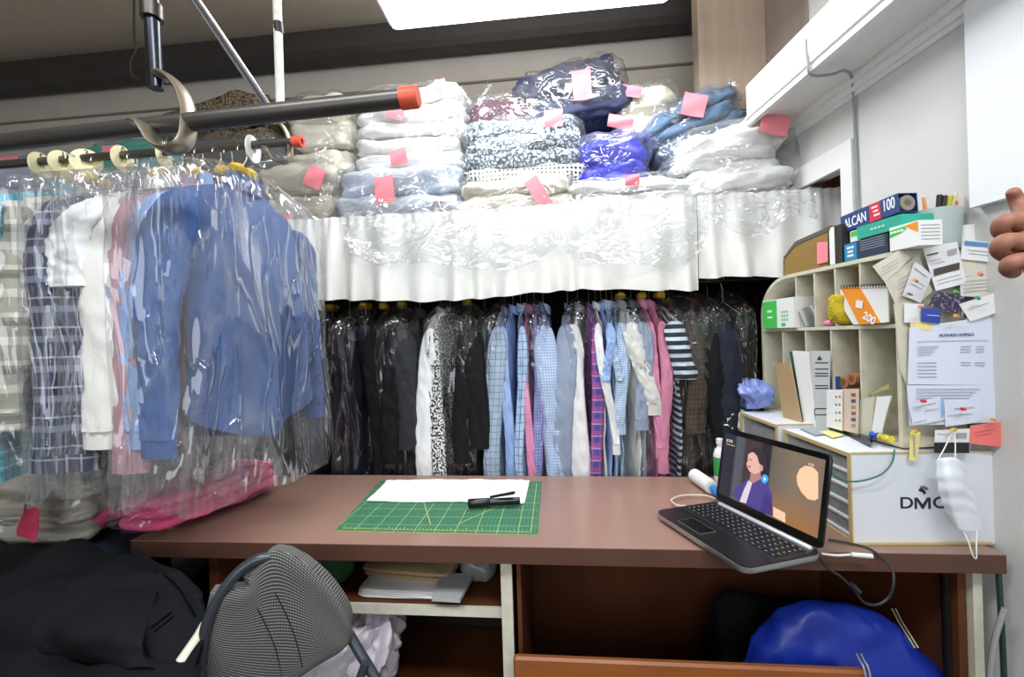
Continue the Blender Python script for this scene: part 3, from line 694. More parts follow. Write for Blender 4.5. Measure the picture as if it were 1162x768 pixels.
# loose polythene tails over the valances
def tail(x0, x1, yt, yb, Y, seed, label):
    yv = [yb + 26 * noise.noise(Vector((i * .9, seed, 1))) - (14 if i in (0, 5) else 0) for i in range(6)]
    c = [[PY(x0 + (x1 - x0) * i / 5 + 7 * noise.noise(Vector((j * 1.1, seed, i))), yt + (yv[i] - yt) * j / 4, Y - .02 * j / 4 + .012 * sin(i * 2 + j + seed)) + Vector((0, 0, .02 * noise.noise(Vector((i * .8, j, seed))))) for i in range(6)] for j in range(5)]
    return drape(c, 60, 40, disp=.022, dscale=6, seed=seed, thick=.0015).build('polythene_sheet', flB, label=label, cat='plastic sheet', angle=60)
tail(388, 640, 226, 300, 1.845, 3, 'loose crinkled polythene hanging over the middle of the white valance')
tail(640, 805, 220, 300, 1.845, 8, 'loose crinkled polythene hanging over the right part of the wide valance')
tail(800, 925, 212, 262, 1.835, 12, 'loose polythene corner of the duvet bag hanging over the creamy short valance')

# ------------------------------------------------------------------ pipes, rails and brackets at upper left
pipe = M('dull_pipe', '5d5a57', .38, .75, var=.12); chrome = M('chrome', 'c2c4c6', .2, 1); dchrome = M('dark_chrome', '3d4047', .25, .9)
orange = M('orange_plastic', 'e0583f', .45); brack = M('cast_bracket', '9c9384', .35, .8, var=.15, vscale=30); wpaint = M('white_pole', 'dcdad4', .5, var=.10, vscale=60)
t = thing('clothes_rail', 'thick grey near pipe with an orange cap crossing the top left in front of everything', 'rail', (-.8, .85, 1.87))
MB().tube([(-1.7, .85, 1.868), (-.285, .85, 1.902)], .0185, 20).build('pipe', pipe, t)
MB().tube([(-.290, .85, 1.902), (-.258, .85, 1.903), (-.254, .85, 1.903)], [.0215, .0215, .019], 20).build('end_cap', orange, t)
t = thing('clothes_rail', 'thin far grey rail with open orange cap carrying the left garments', 'rail', (-1.3, 1.25, 2.027))
MB().tube([(-2.9, 1.25, 2.027), (-.757, 1.25, 2.027)], .0125, 16).build('pipe', pipe, t)
b = MB(); b.lathe([(.0125, -.014), (.0165, -.014), (.0165, .014), (.009, .014), (.009, -.005)], (-.748, 1.25, 2.027), 16, Matrix.Rotation(pi / 2, 3, 'Y')); b.build('end_cap', orange, t)
def hook(t, c, sc, lw):
    c = Vector(c); pts = [(-.042, .02, .110), (-.030, .02, .112), (-.008, .02, .098), (.012, .02, .070), (.028, .015, .030), (.040, .0, -.008), (.045, -.01, -.040), (.040, -.02, -.062), (.020, -.025, -.072), (-.004, -.03, -.062), (-.020, -.03, -.038), (-.034, -.03, -.018), (-.048, -.03, -.014)]
    P, R_ = smooth([c + Vector(q) * sc for q in pts], [1] * len(pts), 4)
    rows = []
    for i, p in enumerate(P):
        tt = (P[min(i + 1, len(P) - 1)] - P[max(i - 1, 0)]).normalized(); wv = Vector((0, 1, 0)); nn = tt.cross(wv).normalized()
        rows.append([p + wv * (cos(a) * lw * sc) + nn * (sin(a) * .0065 * sc) for a in [2 * pi * k / 12 for k in range(12)]])
    MB().grid(rows, True, cap=True).build('bracket', brack, t)
hp = PY(167, 95, .85)
t = thing('rail_hanger', 'dark chrome vertical pole with cast hook bracket carrying the near pipe', 'pole', (hp.x, .85, 1.8))
MB().tube([(hp.x, .87, 1.98), (hp.x - .004, .87, 2.13), (hp.x - .006, .87, 3.34)], .0145, 16).build('pole', dchrome, t)
MB().tube([(hp.x - .004, .87, 2.13), (hp.x - .004, .87, 2.16)], .021, 16).build('collar', dsteel, t)
hook(t, (PY(194, 146, .85).x, .85, 1.895), 1.0, .022)
wp = PY(316, 165, 1.25)
t = thing('rail_hanger', 'white painted pole with black tape and hook bracket at the end of the far rail', 'pole', (wp.x, 1.25, 1.95))
tp = PY(311, 0, 1.25)
MB().tube([(wp.x, 1.265, 2.10), (tp.x, 1.265, tp.z), (tp.x - .01, 1.265, 3.34)], .0125, 14).build('pole', wpaint, t)
a1 = PY(312, 22, 1.25); a2 = PY(313, 34, 1.25); MB().tube([(a1.x, 1.265, a1.z), (a2.x, 1.265, a2.z)], .0135, 14).build('tape_band', M('black_tape', '202022', .5), t)
hook(t, (wp.x + .006, 1.25, 2.015), .78, .018)
t = thing('brace_pole', 'slanted chrome brace pole rising to the ceiling left of the white pole', 'pole', PY(300, 112, 1.22))
MB().tube([PY(311, 131, 1.238), PY(222, 0, 1.0), PY(150, -110, .8)], .0115, 14).build('pole', chrome, t)
b = MB(); 
MB().tube([PY(153, -60, 1.6), PY(152, 30, 1.6), PY(154, 56, 1.6), PY(148, 70, 1.6), PY(150, 86, 1.6), PY(158, 90, 1.6)], .004, 6, sub=5).build('ceiling_string', M('black_cord', '26221f', .7), label='thin black cord dangling from the ceiling near the chrome pole', cat='cord')
cream = M('cream_disc', 'e9e3b8', .5); blk = M('ink_black', '1a1a1a', .6)
for k, (px, ch, rz) in enumerate(((46, '5', .35), (71, '1', .2), (98, '3', 1.1), (139, '0', .5), (186, '7', .9), (287, '', .9))):
    c = PY(px, 187 - px * .08, 1.25); x = c.x
    nm = ['first numbered cream disc from the left on the far rail', 'second numbered cream disc from the left on the far rail, marked 1', 'narrow seen-edge-on cream disc, third on the far rail', 'large cream disc marked 0 on the far rail above the white shirts', 'cream disc half hidden behind the cast hook', 'blank white disc next to the white pole'][k]
    t = thing('size_divider', nm, 'disc', (x, 1.25, 2.027))
    # disc hangs on the rail: its axis is turned a little from the rail direction
    tw = (.15, -.1, -.75, .05, .25, .1)[k]; Rz = Matrix.Rotation(tw, 3, 'Z'); t.rotation_euler = (0, 0, 0); R2 = Rz @ Matrix.Rotation(pi / 2, 3, 'Y')
    MB().lathe([(.013, -.0015), (.040, -.0015), (.040, .0015), (.013, .0015), (.013, -.0015)], (x, 1.25, 2.015), 28, R2).build('disc', cream if k < 5 else whitep, t)
    if ch: text(MB(), 'printed_number', ch, .026, blk, t, Vector((x, 1.25, 2.042)) + Rz @ Vector((.0024, 0, 0)), Rz @ Vector((0, 1, 0)), (0, 0, 1))

# ------------------------------------------------------------------ counter
topm = M('counter_laminate', '98786a', .28, var=.07, vscale=3, bump=.04, bscale=30); edgem = M('counter_edge', '5a3c30', .45, var=.08)
t = thing('counter', 'long brown laminate work counter with thick front edge', 'counter', (-.08, 1.5, 0))
MB().prism([(-1.284, 1.2, .802), (1.092, 1.2, .802), (1.03, 1.80, .802), (-1.284, 1.835, .802)], (0, 0, .046)).build('counter_top', edgem, t, smooth_=False)
MB().prism([(-1.284, 1.2, .848), (1.092, 1.2, .848), (1.03, 1.80, .848), (-1.284, 1.835, .848)], (0, 0, .002)).build('laminate_sheet', topm, t, smooth_=False)
brown = M('brown_panel', '5e3217', .5, var=.22, vscale=3, stretch=(3, 1, 1)); orangeb = M('orange_wood', '9a5a2c', .4, var=.15, vscale=4, stretch=(1, 1, 6)); creamw = M('cream_edge', 'd6d2c0', .5, var=.08, vscale=30); darkp = M('dark_panel', '241e1c', .7)
t = thing('base_cabinet', 'open cabinet under the left half of the counter with one white edged shelf', 'cabinet', (-.6, 1.5, 0))
MB().box((-1.06, 1.52, .40), (.03, .54, .80)).build('side_panel', brown, t, smooth_=False)
MB().box((-.158, 1.52, .40), (.030, .54, .80)).build('side_panel', brown, t, smooth_=False)
MB().box((-.158, 1.245, .40), (.032, .012, .80)).build('edge_strip', creamw, t, smooth_=False, label='cream painted edge strip')
MB().box((-.61, 1.53, .622), (.872, .50, .026)).build('shelf', brown, t, smooth_=False)
MB().box((-.61, 1.276, .622), (.872, .010, .028)).build('edge_strip', creamw, t, smooth_=False, label='cream shelf edge')
MB().box((-.61, 1.785, .40), (.90, .012, .80)).build('back_panel', darkp, t, smooth_=False)
MB().box((-.61, 1.52, .24), (.87, .5, .02)).build('lower_shelf', brown, t, smooth_=False)
t = thing('knee_space_cabinet', 'wide dark brown open compartment under the right half of the counter', 'cabinet', (.45, 1.5, 0))
MB().box((.44, 1.77, .40), (1.15, .015, .80)).build('back_panel', brown, t, smooth_=False)
MB().box((-.125, 1.51, .40), (.012, .50, .80)).build('side_panel', brown, t, smooth_=False)
MB().prism([(1.02, 1.25, 0), (1.04, 1.25, 0), (.985, 1.76, 0), (.965, 1.76, 0)], (0, 0, .80)).build('side_panel', brown, t, smooth_=False)
MB().box((1.055, 1.245, .40), (.022, .02, .80)).build('corner_post', creamw, t, smooth_=False, label='cream corner post')
MB().box((.44, 1.52, .10), (1.04, .44, .02)).build('shelf', brown, t, smooth_=False)
b = MB(); b.box((.31, 1.205, .33), (.90, .022, .44), bev=.006); 
b.build('wooden_board', orangeb, smooth_=False, label='orange-brown wooden board standing at the bottom under the counter', cat='board')
MB().tube([(1.0, 1.262, 0), (1.0, 1.262, .80)], .009, 10).build('black_pipe', M('black_metal'), label='thin black vertical pipe under the right end of the counter', cat='pipe')
MB().tube([PY(1133, 648, 1.21), PY(1136, 700, 1.2), PY(1140, 790, 1.19), PY(1140, 900, 1.18)], .006, 8, sub=4).build('power_cable', M('green_cord', '1f3b33', .5), label='dark green cord hanging beside the right wall under the counter', cat='cord')
MB().tube([PY(1140, 690, 1.17), PY(1128, 730, 1.17), PY(1122, 790, 1.17), PY(1121, 900, 1.17)], .006, 8, sub=4).build('power_cable', M('grey_cord', '9a9a9a', .5), label='grey cord near the bottom right corner beside the right wall', cat='cord')

# on the shelf under the counter
def cloth(name, label, cat, ctrl, mat, **kw): 
    tg_ = {k: kw.pop(k) for k in ('group', 'parent') if k in kw}
    return drape(ctrl, **kw).build(name, mat, tg_.get('parent'), label=label, cat=cat, group=tg_.get('group'), angle=80)
lil = M('lilac_linen', 'cbbfcc', .85, bump=.2); kraft = M('kraft_paper', 'b0946e', .8, var=.06); paper = M('white_paper', 'ececea', .7); greyp = M('grey_paper', 'b4b4b6', .7)
sz = .637
def stack(name, label, cat, px, yb, Y, w, d, h, n, mat, rz, seed, z=sz, e=.2):
    p = PY(px, yb, Y); t_ = MB(); R_ = Matrix.Rotation(rz, 3, 'Z')
    for k in range(n): t_.squad(Vector((p.x + .004 * sin(k * 3 + seed), Y + d / 2, z + (k + .5) * h / n)), (w, d, h / n * 1.05), .45, e, 60, 16, disp=.007, dscale=9, seed=seed + k, M3=R_)
    return t_.build(name, mat, label=label, cat=cat, angle=70)
stack('folded_cloth', 'pale lilac folded cloths at the back of the cabinet shelf', 'cloth', 432, 665, 1.46, .26, .16, .045, 4, lil, -.25, 3, z=sz + .026)
stack('paper_stack', 'white magazines and papers lying at the front of the cabinet shelf', 'papers', 452, 680, 1.30, .26, .20, .024, 4, paper, -.05, 5)
b = MB(); b.prism([PZ(500, 655, sz + .026), PZ(538, 654, sz + .026), PZ(522, 684, sz + .026), PZ(490, 682, sz + .026)], (0, 0, .012)); b.build('book', greyp, smooth_=False, label='grey thin booklet leaning on the right end of the white papers', cat='book')
stack('kraft_bag', 'brown crumpled paper bag between lilac cloths and white papers', 'bag', 462, 672, 1.36, .30, .16, .03, 2, kraft, -.12, 9, z=sz + .024)
squ = MB().squad(PY(548, 665, 1.45) * 1.0, (.11, .14, .085), .8, .8, disp=.02, dscale=9, seed=4); 
zz = min(p.z for p in squ.v); squ.v = [p - Vector((0, 0, zz - sz)) for p in squ.v]
squ.build('plastic_pouch', M('smoky_plastic', '8f8f90', .3, alpha=.75), label='crumpled smoky clear plastic bag at the right end of the cabinet shelf', cat='bag', angle=70)
squ = MB().squad(PY(378, 652, 1.42), (.16, .16, .10), .8, .8, disp=.03, dscale=10, seed=6); zz = min(p.z for p in squ.v); squ.v = [p - Vector((0, 0, zz - sz)) for p in squ.v]
squ.build('mesh_bag', M('green_mesh', '1f5a2c', .6, bump=.5, bscale=150), label='dark green mesh bag on the cabinet shelf behind the chair', cat='bag', angle=70)
wl = M('white_lilac_linen', 'd2cbd6', .85, bump=.2)
squ = MB()
for k, (px, py, Y, s) in enumerate(((400, 745, 1.33, (.20, .2, .22)), (430, 735, 1.36, (.16, .2, .26)), (375, 760, 1.30, (.16, .2, .13)), (415, 715, 1.42, (.18, .2, .16)))):
    squ.squad(PY(px, py, Y), s, .8, .8, 70, 40, disp=.07, dscale=6, seed=k * 5 + 3, ds=(1.4, 1, .6), ridge=True, flat_bottom=None)
zz = min(p.z for p in squ.v); squ.v = [Vector((p.x, p.y, max(p.z, .252))) for p in squ.v]
squ.build('crumpled_sheet', wl, label='crumpled white and lilac sheets stuffed below the cabinet shelf', cat='cloth', angle=80)
# blue and black bags in the knee space
def P3(rows): return [[PY(*p) for p in r] for r in rows]
blubag = M('blue_nylon', '16309a', .40, bump=.15, bscale=12)
fl = .112
def mound(name, label, cat, top, Yf, Yb, mat, seed, disp, z0=fl, nu=70, ridge=0.0):
    """top = silhouette pixels at depth Y"""
    rows = []
    n = len(top)
    T = [PY(a, b_, (Yf + Yb) / 2) for a, b_ in top]
    def row(y, k, sq=1.0):
        cx = sum(p.x for p in T) / n
        return [Vector((cx + (p.x - cx) * sq, y, z0 + (p.z - z0) * k)) for p in T]
    rows = [row(Yb, .02), row(Yb - .03, .6), row(Yf * .35 + Yb * .65, .97), row((Yf + Yb) / 2, 1), row(Yf * .7 + Yb * .3, .88), row(Yf + .02, .5), row(Yf, .03)]
    return cloth(name, label, cat, rows, mat, nu=nu, nv=60, disp=disp, dscale=9, seed=seed, thick=.008, ridge=ridge)
bundle('laundry_bundle', 'grey-beige folded cloth in plastic on top of the jeans, bottom left', 'laundry', -40, 88, 548, 604, 1.16, .28, 3, gb, [], 51, zb=.846)
mound('black_bag', 'soft black cloth bag lying behind the blue nylon bag', 'bag', [(806, 752), (812, 690), (850, 682), (900, 688), (920, 684), (950, 690), (970, 712), (982, 750)], 1.44, 1.66, black, 3, .02)
t = mound('nylon_bag', 'shiny royal blue nylon jacket heaped under the counter on the right', 'jacket', [(846, 762), (862, 730), (885, 698), (915, 687), (950, 690), (985, 702), (1012, 716), (1038, 738), (1058, 752), (1066, 762)], 1.23, 1.42, blubag, 8, .008, nu=110, ridge=.013)
b = MB()
for dx in (0, 4): b.tube([PY(1012 + dx, 690, 1.40), PY(1020 + dx, 706, 1.38), PY(1030 + dx, 722, 1.32), PY(1038 + dx, 735, 1.3)], .0022, 6, sub=4)
b.build('drawstring', M('cord_beige', 'b9b4a6', .7), label='pale double cord lying over the blue jacket', cat='cord')
b = MB()
for dx in (0, 5): b.tube([PY(972 + dx, 742, 1.24), PY(976 + dx, 750, 1.20), PY(980 + dx, 757, 1.185), PY(984 + dx, 775, 1.185)], .0022, 6, sub=4)
b.build('drawstring', M('cord_beige'), label='white cord hanging over the orange-brown board', cat='cord')

# ------------------------------------------------------------------ things on the counter
cz = .8502
mg = M('cutting_mat_green', '2f6d50', .6, pat=('plaid', [('u', .0125, .09, '6fa080', .45, 0), ('v', .0125, .09, '6fa080', .45, 0), ('u', .0625, .03, 'b5cf7a', .8, 0), ('v', .0625, .03, 'b5cf7a', .8, 0)]))
c4 = [PZ(381, 601, cz + .003), PZ(610, 606, cz + .003), PZ(615, 546, cz + .003), PZ(432, 545, cz + .003)]
t = thing('cutting_mat', 'green gridded self-healing cutting mat on the middle of the counter', 'mat', ((c4[0] + c4[2]) / 2).xy.to_3d() + Vector((0, 0, cz)))
MB().prism([Vector((p.x, p.y, cz)) for p in c4], (0, 0, .003)).build('mat_sheet', mg, t, smooth_=False)
ylw = M('mat_yellow', 'c9cf58', .6); b = MB()
def line(mb, a, c, w, z, h=.0002):
    a = Vector((a[0], a[1], z)); c = Vector((c[0], c[1], z)); d = (c - a).normalized(); s = Vector((-d.y, d.x, 0)) * w / 2
    mb.prism([a - s, c - s, c + s, a + s], (0, 0, h))
A, B, C_, D_ = c4
def lerp(a, b_, t_): return a + (b_ - a) * t_
for k in range(49):
    q = lerp(A, B, .03 + .94 * k / 48); d = (D_ - A).normalized(); line(b, q + d * .012, q + d * (.022 if k % 4 else .032), .0012, cz + .003)
for (a, c) in ((lerp(A, B, .03), lerp(A, B, .97)),): line(b, a + Vector((0, .012, 0)), c + Vector((0, .012, 0)), .0015, cz + .003)
line(b, lerp(A, B, .46) + Vector((0, .05, 0)), lerp(D_, C_, .30) - Vector((0, .1, 0)), .0018, cz + .003)
line(b, lerp(A, B, .60) + Vector((0, .06, 0)), lerp(D_, C_, .85) - Vector((0, .2, 0)), .0018, cz + .003)
line(b, lerp(B, C_, .04) + Vector((-.02, 0, 0)), lerp(B, C_, .97) + Vector((-.02, 0, 0)), .0015, cz + .003)
b.build('scale_markings', ylw, t, smooth_=False)
q = [PZ(a, b_, cz + .008) for a, b_ in ((416, 568), (470, 569), (530, 569), (595, 571))]; q2 = [PZ(a, b_, cz + .008) for a, b_ in ((440, 545), (490, 544), (545, 544), (601, 545))]
rows = [[lerp(q2[i], q[i], j / 3) + Vector((0, 0, .001)) for i in range(4)] for j in range(4)]
cloth('white_fabric', 'white fabric piece lying flat across the back of the green mat', 'fabric', rows, M('stark_white', 'f2f2f2', .8), nu=60, nv=30, disp=.003, dscale=14, seed=2, thick=.003)
b = MB()
for (px, w) in ((443, 10), (495, 8), (524, 12), (572, 8), (590, 10)):
    p = PZ(px, 546, cz + .01); b.squad(p, (w / 300 * 1.1, .02, .008), .8, .8, 16, 8, disp=.004, dscale=60, seed=px)
b.build('fabric_scraps', M('stark_white'), label='small bunched white hem ties along the rear edge of the white fabric', cat='fabric')
# black clamp / marker pair on the mat
t = thing('marker_pen', 'thick black marker pen lying on the white fabric', 'pen', PZ(560, 574, cz + .006))
a, c = PZ(531, 571, cz + .022), PZ(590, 568, cz + .022); d = c - a
gl = M('gloss_black', '0d0d0f', .25)
MB().tube([a, a + d * .02, a + d * .40, a + d * .42], [.012, .0145, .0145, .012], 16).build('cap', gl, t)
MB().tube([a + d * .42, a + d * .95, c], [.0125, .0125, .011], 16).build('barrel', gl, t)
a, c = PZ(556, 565, cz + .034), PZ(583, 560, cz + .050); d = c - a; s = Vector((-d.y, d.x, 0)).normalized()
b = MB(); b.prism([a - s * .004, c - s * .009, c + d * .06, c + s * .009, a + s * .004], (0, 0, .006)); 
b.build('pocket_knife', gl, label='small black folding clip lying on top of the thick marker pen', cat='tool', smooth_=False)

# pink fluffy bundle in a bag at the left end
t = thing('pink_bundle', 'bright pink fluffy robe folded in a clear bag on the left end of the counter', 'laundry', (PZ(190, 590, cz).x, PZ(190, 590, cz).y, cz))
A_, B_ = PZ(110, 620, cz + .03), PZ(282, 552, cz + .03)
L_ = (B_ - A_).length; ang = math.atan2((B_ - A_).y, (B_ - A_).x); mid = (A_ + B_) / 2 + Vector((.03, .06, 0)); R_ = Matrix.Rotation(ang, 3, 'Z')
b = MB()
for k in range(3): b.squad(mid + Vector((0, 0, .022 + k * .031)), (L_ * (.97 - .04 * k), .19, .040), .6, .45, 90, 24, disp=.012, dscale=14, seed=k + 9, M3=R_)
b.build('folded_robe', pinkf, t, angle=80)
MB().squad(mid + Vector((0, 0, .060)), (L_ * 1.06, .24, .135), .6, .6, 90, 40, disp=.022, dscale=8, seed=77, M3=R_, ridge=True, flat_bottom=-.059).build('plastic_bag', flB, t, angle=60, label='clear plastic bag')
p = PZ(52, 600, cz); 
b = MB(); b.squad(PY(120, 560, 1.30), (.22, .18, .08), .7, .7, 60, 30, disp=.03, dscale=8, seed=5); zz = min(q.z for q in b.v); b.v = [q - Vector((0, 0, zz - cz + .0)) for q in b.v]
b.build('pink_towel', pinkf, label='second pink fluffy cloth behind the pink robe, under the hanging bags', cat='towel', angle=80)
ptt = thing('paper_ticket', 'red pink paper ticket hanging at the left of the pink robe', 'ticket', PY(38, 615, 1.10)); ptag(ptt, 38, 592, 26, 44, 1.10, -18, M('deep_pink_paper', 'c83a5c', .8))
b = MB(); b.squad(PY(30, 615, 1.22), (.62, .36, .20), .5, .4, 70, 30, disp=.03, dscale=6, seed=15); zz = max(q.z for q in b.v); tz = .845; b.v = [q - Vector((0, 0, zz - tz)) for q in b.v]; 
b.v = [q - Vector((.30, 0, 0)) if False else q for q in b.v]
xm = max(q.x for q in b.v); b.v = [q - Vector((xm + 1.29, 0, 0)) for q in b.v]
b.build('jeans_stack', M('dark_jeans', '262d42', .9, bump=.3, bscale=150), label='dark navy jeans piled at the far left end beside the counter', cat='trousers', angle=80)
zb_ = tz - .24
MB().box((-1.62, 1.45, zb_ / 2), (.6, .6, zb_), bev=.01).build('storage_crate', darkp, label='dark crate beside the left end of the counter, under the jeans', cat='crate')
b = MB(); p = PZ(185, 598, cz); b.prism([PZ(168, 600, cz), PZ(196, 600, cz), PZ(222, 584, cz), PZ(205, 580, cz)], (0, 0, .012)); b.build('wood_block', M('light_wood', 'c08c4c', .5), smooth_=False, label='small light wooden block under the pink robe bag', cat='block')

# lint roller
t = thing('lint_roller', 'white lint roller with blue handle lying behind the laptop', 'lint roller', PZ(800, 550, cz))
a, c = PZ(788, 539, cz + .026), PZ(808, 553, cz + .026); d = c - a
MB().tube([a, a + d * .02, a + d * .98, c], [.020, .025, .025, .020], 24).build('paper_roll', paper, t)
MB().tube([c, c + d * .15 + Vector((0, 0, -.004)), c + d * .45 + Vector((0, 0, -.01)), c + d * 1.0 + Vector((0, 0, -.012))], [.010, .014, .013, .011], 14).build('handle', M('blue_plastic', '2e7fd6', .35), t)
t = thing('spray_bottle', 'white bottle with green printed label behind the laptop screen', 'bottle', (PZ(815, 545, cz).x, PZ(815, 545, cz).y, cz))
bp_ = PZ(818, 545, cz); MB().lathe([(.022, 0), (.024, .01), (.024, .10), (.018, .12), (.010, .128), (.010, .14), (.013, .142), (.013, .16), (.010, .162)], bp_, 20).build('bottle_body', paper, t)
MB().lathe([(.0243, .02), (.0246, .022), (.0246, .09), (.0243, .092)], bp_, 20).build('bottle_label', M('green_label', '3f9f4d', .5), t)

# ------------------------------------------------------------------ thread cabinets with drawers
dmcw = M('cabinet_white', 'dfe3ea', .45); brz = M('beige_edge', 'c9b27c', .5); clearp = M('clear_drawer', 'a7adad', .2, alpha=.45); skein = M('white_thread', 'e6e3da', .8); inkd = M('logo_ink', '22252b', .5); dark_in = M('drawer_inside', '50504c', .7)
def drawer_cabinet(label, x, y, w, d, h, rz, rows, cz=cz):
    t = thing('drawer_cabinet', label, 'cabinet', (x, y, cz), rz); m_ = .010
    b = MB(); b.box((w / 2, m_ / 2, h / 2), (w, m_, h)); b.box((w / 2, d - m_ / 2, h / 2), (w, m_, h)); b.box((w / 2, d / 2, m_ / 2), (w, d - 2 * m_, m_)); b.box((w / 2, d / 2, h - m_ / 2), (w, d - 2 * m_, m_)); b.box((w - m_ / 2, d / 2, h / 2), (m_, d - 2 * m_, h - 2 * m_))
    b.build('cabinet_body', dmcw, t, local=True, smooth_=False)
    b = MB()
    for yy in (.006, d - .006): b.box((-.002, yy, h / 2), (.004, .012, h))
    for zz_ in (.005, h - .006): b.box((-.002, d / 2, zz_), (.004, d - .024, .010))
    b.box((w / 2, -.001, h + .001), (w, .004, .004)); b.build('edge_trim', brz, t, local=True, smooth_=False, label='yellowish edge trim')
    rh = (h - .03) / rows
    for k in range(rows):
        z = .016 + k * rh
        f = MB().box((.006, d / 2, z + rh * .42), (.003, d - .03, rh * .80)).build('drawer', clearp, t, local=True, smooth_=False, label='clear plastic drawer front')
        b = MB(); b.box((.003, d / 2, z + .003), (.008, d - .028, .006)); b.build('drawer_lip', whitep, f, local=True, smooth_=False)
        b = MB(); rr = random.Random(k + rows)
        for q in range(9): b.squad((.035 + rr.random() * .01, .03 + q * (d - .06) / 8, z + rh * .35), (.04, .022, rh * (.35 + .3 * rr.random())), .6, .6, 10, 8)
        b.build('thread_skeins', skein, f, local=True)
    return t
t = drawer_cabinet('white thread cabinet with DMC logo on its side and clear drawers facing the laptop', 0.768, 1.243, .352, .315, .240, .045, 5)
MB().box((.17, -.0035, .003), (.345, .005, .005)).build('base_trim', brz, t, local=True, smooth_=False)
lp = PY(1046, 571, 1.25); ux = Vector((cos(.045), sin(.045), 0))
l0 = Vector((PY(1047, 571, 1.25).x, 1.2505, PY(1047, 571, 1.25).z)); lh = .030
text(None, 'logo_lettering', 'D', .042, inkd, t, l0 - ux * .040, ux, (0, 0, 1), bold=.0006, sx=1.15)
text(None, 'logo_lettering', 'C', .042, inkd, t, l0 + ux * .042, ux, (0, 0, 1), bold=.0006, sx=1.15)
MB().prism([l0 + ux * a + Vector((0, 0, c * lh)) for a, c in ((-.020, -.5), (-.020, .5), (-.012, .5), (.0, -.08), (.012, .5), (.020, .5), (.020, -.5), (.014, -.5), (.014, .22), (.002, -.5), (-.002, -.5), (-.014, .22), (-.014, -.5))], (0, -.0006, 0)).build('logo_lettering', inkd, t, smooth_=False)
# horse-head like round emblem above the letters
b = MB(); e0 = PY(1048, 557, 1.249); e0.y = 1.2505
for k in range(5): 
    a0, a1 = .3 + k * .42, .55 + k * .42; r0_, r1_ = .006, .0135
    b.prism([e0 + Vector((cos(a0) * r0_, 0, sin(a0) * r0_)), e0 + Vector((cos(a1) * r0_, 0, sin(a1) * r0_)), e0 + Vector((cos(a1) * r1_, 0, sin(a1) * r1_)), e0 + Vector((cos(a0) * r1_, 0, sin(a0) * r1_))], (0, -.0006, 0))
b.prism([e0 + Vector(q) for q in ((-.011, 0, .004), (-.004, 0, .008), (.003, 0, .003), (.007, 0, -.006), (.002, 0, -.010), (-.003, 0, -.003), (-.010, 0, -.001))], (0, -.0006, 0))
b.build('logo_emblem', inkd, t, smooth_=False)
drawer_cabinet('far cream thread cabinet with clear drawers behind the laptop screen', .742, 1.572, .30, .27, .250, .045, 3)

# ------------------------------------------------------------------ pigeonhole rack
CO = Vector((.916, 1.272, 1.0965)); CR = .13; CE1 = Vector((-sin(CR), cos(CR), 0)); CEX = Vector((cos(CR), sin(CR), 0))
def CF(x, y, z): return CO + CEX * x + CE1 * y + Vector((0, 0, z))
def PF(px, py, off=0.0): return PP(px, py, CO + CEX * off, CEX)
def LF(px, py, off=0.0):
    p = PF(px, py, off) - CO; return Vector((p.dot(CEX), p.dot(CE1), p.z))
rackm = M('cream_rack_paint', 'cfcbb5', .6, var=.12, vscale=25, bump=.1); rackb = M('rack_back', 'b9b69f', .7, var=.08)
t = thing('pigeonhole_rack', 'cream painted wooden pigeonhole rack with rounded far corner standing on the drawer cabinets', 'shelf', CO, CR)
WX = .178; LY = LF(864, 372).y; ZT = LF(1010, 286).z; ZS = LF(1008, 370).z
YC = LF(892, 312).y
print('rack', LY, ZT, ZS, YC)
MB().box((WX / 2, .006, ZT / 2), (WX, .012, ZT)).build('side_panel', rackm, t, local=True, smooth_=False)
MB().box((WX / 2, LY - .006, ZS * .5 + .03), (WX, .012, ZS + .06)).build('side_panel', rackm, t, local=True, smooth_=False)
arc = [Vector((0, YC + (LY - YC) * sin(a), ZT - (ZT - ZS - .06) * (1 - cos(a)))) for a in [pi / 2 * k / 8 for k in range(9)]]
b = MB(); b.prism([Vector((0, .012, ZT - .012)), Vector((0, .012, ZT))] + arc + [Vector((0, q.y - .010 * (q.y - YC) / (LY - YC), q.z - .012)) for q in arc[::-1]], (WX, 0, 0))
b.build('top_board', rackm, t, local=True, smooth_=False)
MB().box((WX / 2, LY / 2, ZS), (WX, LY - .024, .011)).build('shelf', rackm, t, local=True, smooth_=False)
MB().box((WX / 2, LY / 2, .005), (WX, LY - .024, .010)).build('bottom_board', rackm, t, local=True, smooth_=False)
b = MB(); b.prism([Vector((WX - .006, .012, 0)), Vector((WX - .006, LY - .012, 0)), Vector((WX - .006, LY - .012, ZS + .05))] + [q + Vector((WX - .006, -.012, -.012)) for q in arc[::-1]] + [Vector((WX - .006, .012, ZT - .012))], (.005, 0, 0))
b.build('back_panel', rackb, t, local=True, smooth_=False)
for px in (903, 924, 947.6, 976):
    y = LF(px, 345).y; z1 = ZT - .012 if y < YC else ZT - .05
    MB().box((WX / 2 - .004, y, (ZS + .005 + z1) / 2), (WX - .012, .006, z1 - ZS - .006)).build('divider', rackm, t, local=True, smooth_=False)
for px in (888, 914, 942.7, 975.5):
    y = LF(px, 400).y
    MB().box((WX / 2 - .004, y, (.010 + ZS - .006) / 2), (WX - .012, .006, ZS - .016)).build('divider', rackm, t, local=True, smooth_=False)
y0_, y1_ = LF(947, 345).y, LF(925, 345).y
MB().box((WX - .0085, (y0_ + y1_) / 2, (ZS + ZT) / 2), (.004, y1_ - y0_ - .008, ZT - ZS - .03)).build('lining', M('pink_card', 'd9a49c', .8), t, local=True, smooth_=False, label='pink card lining of one pigeonhole')

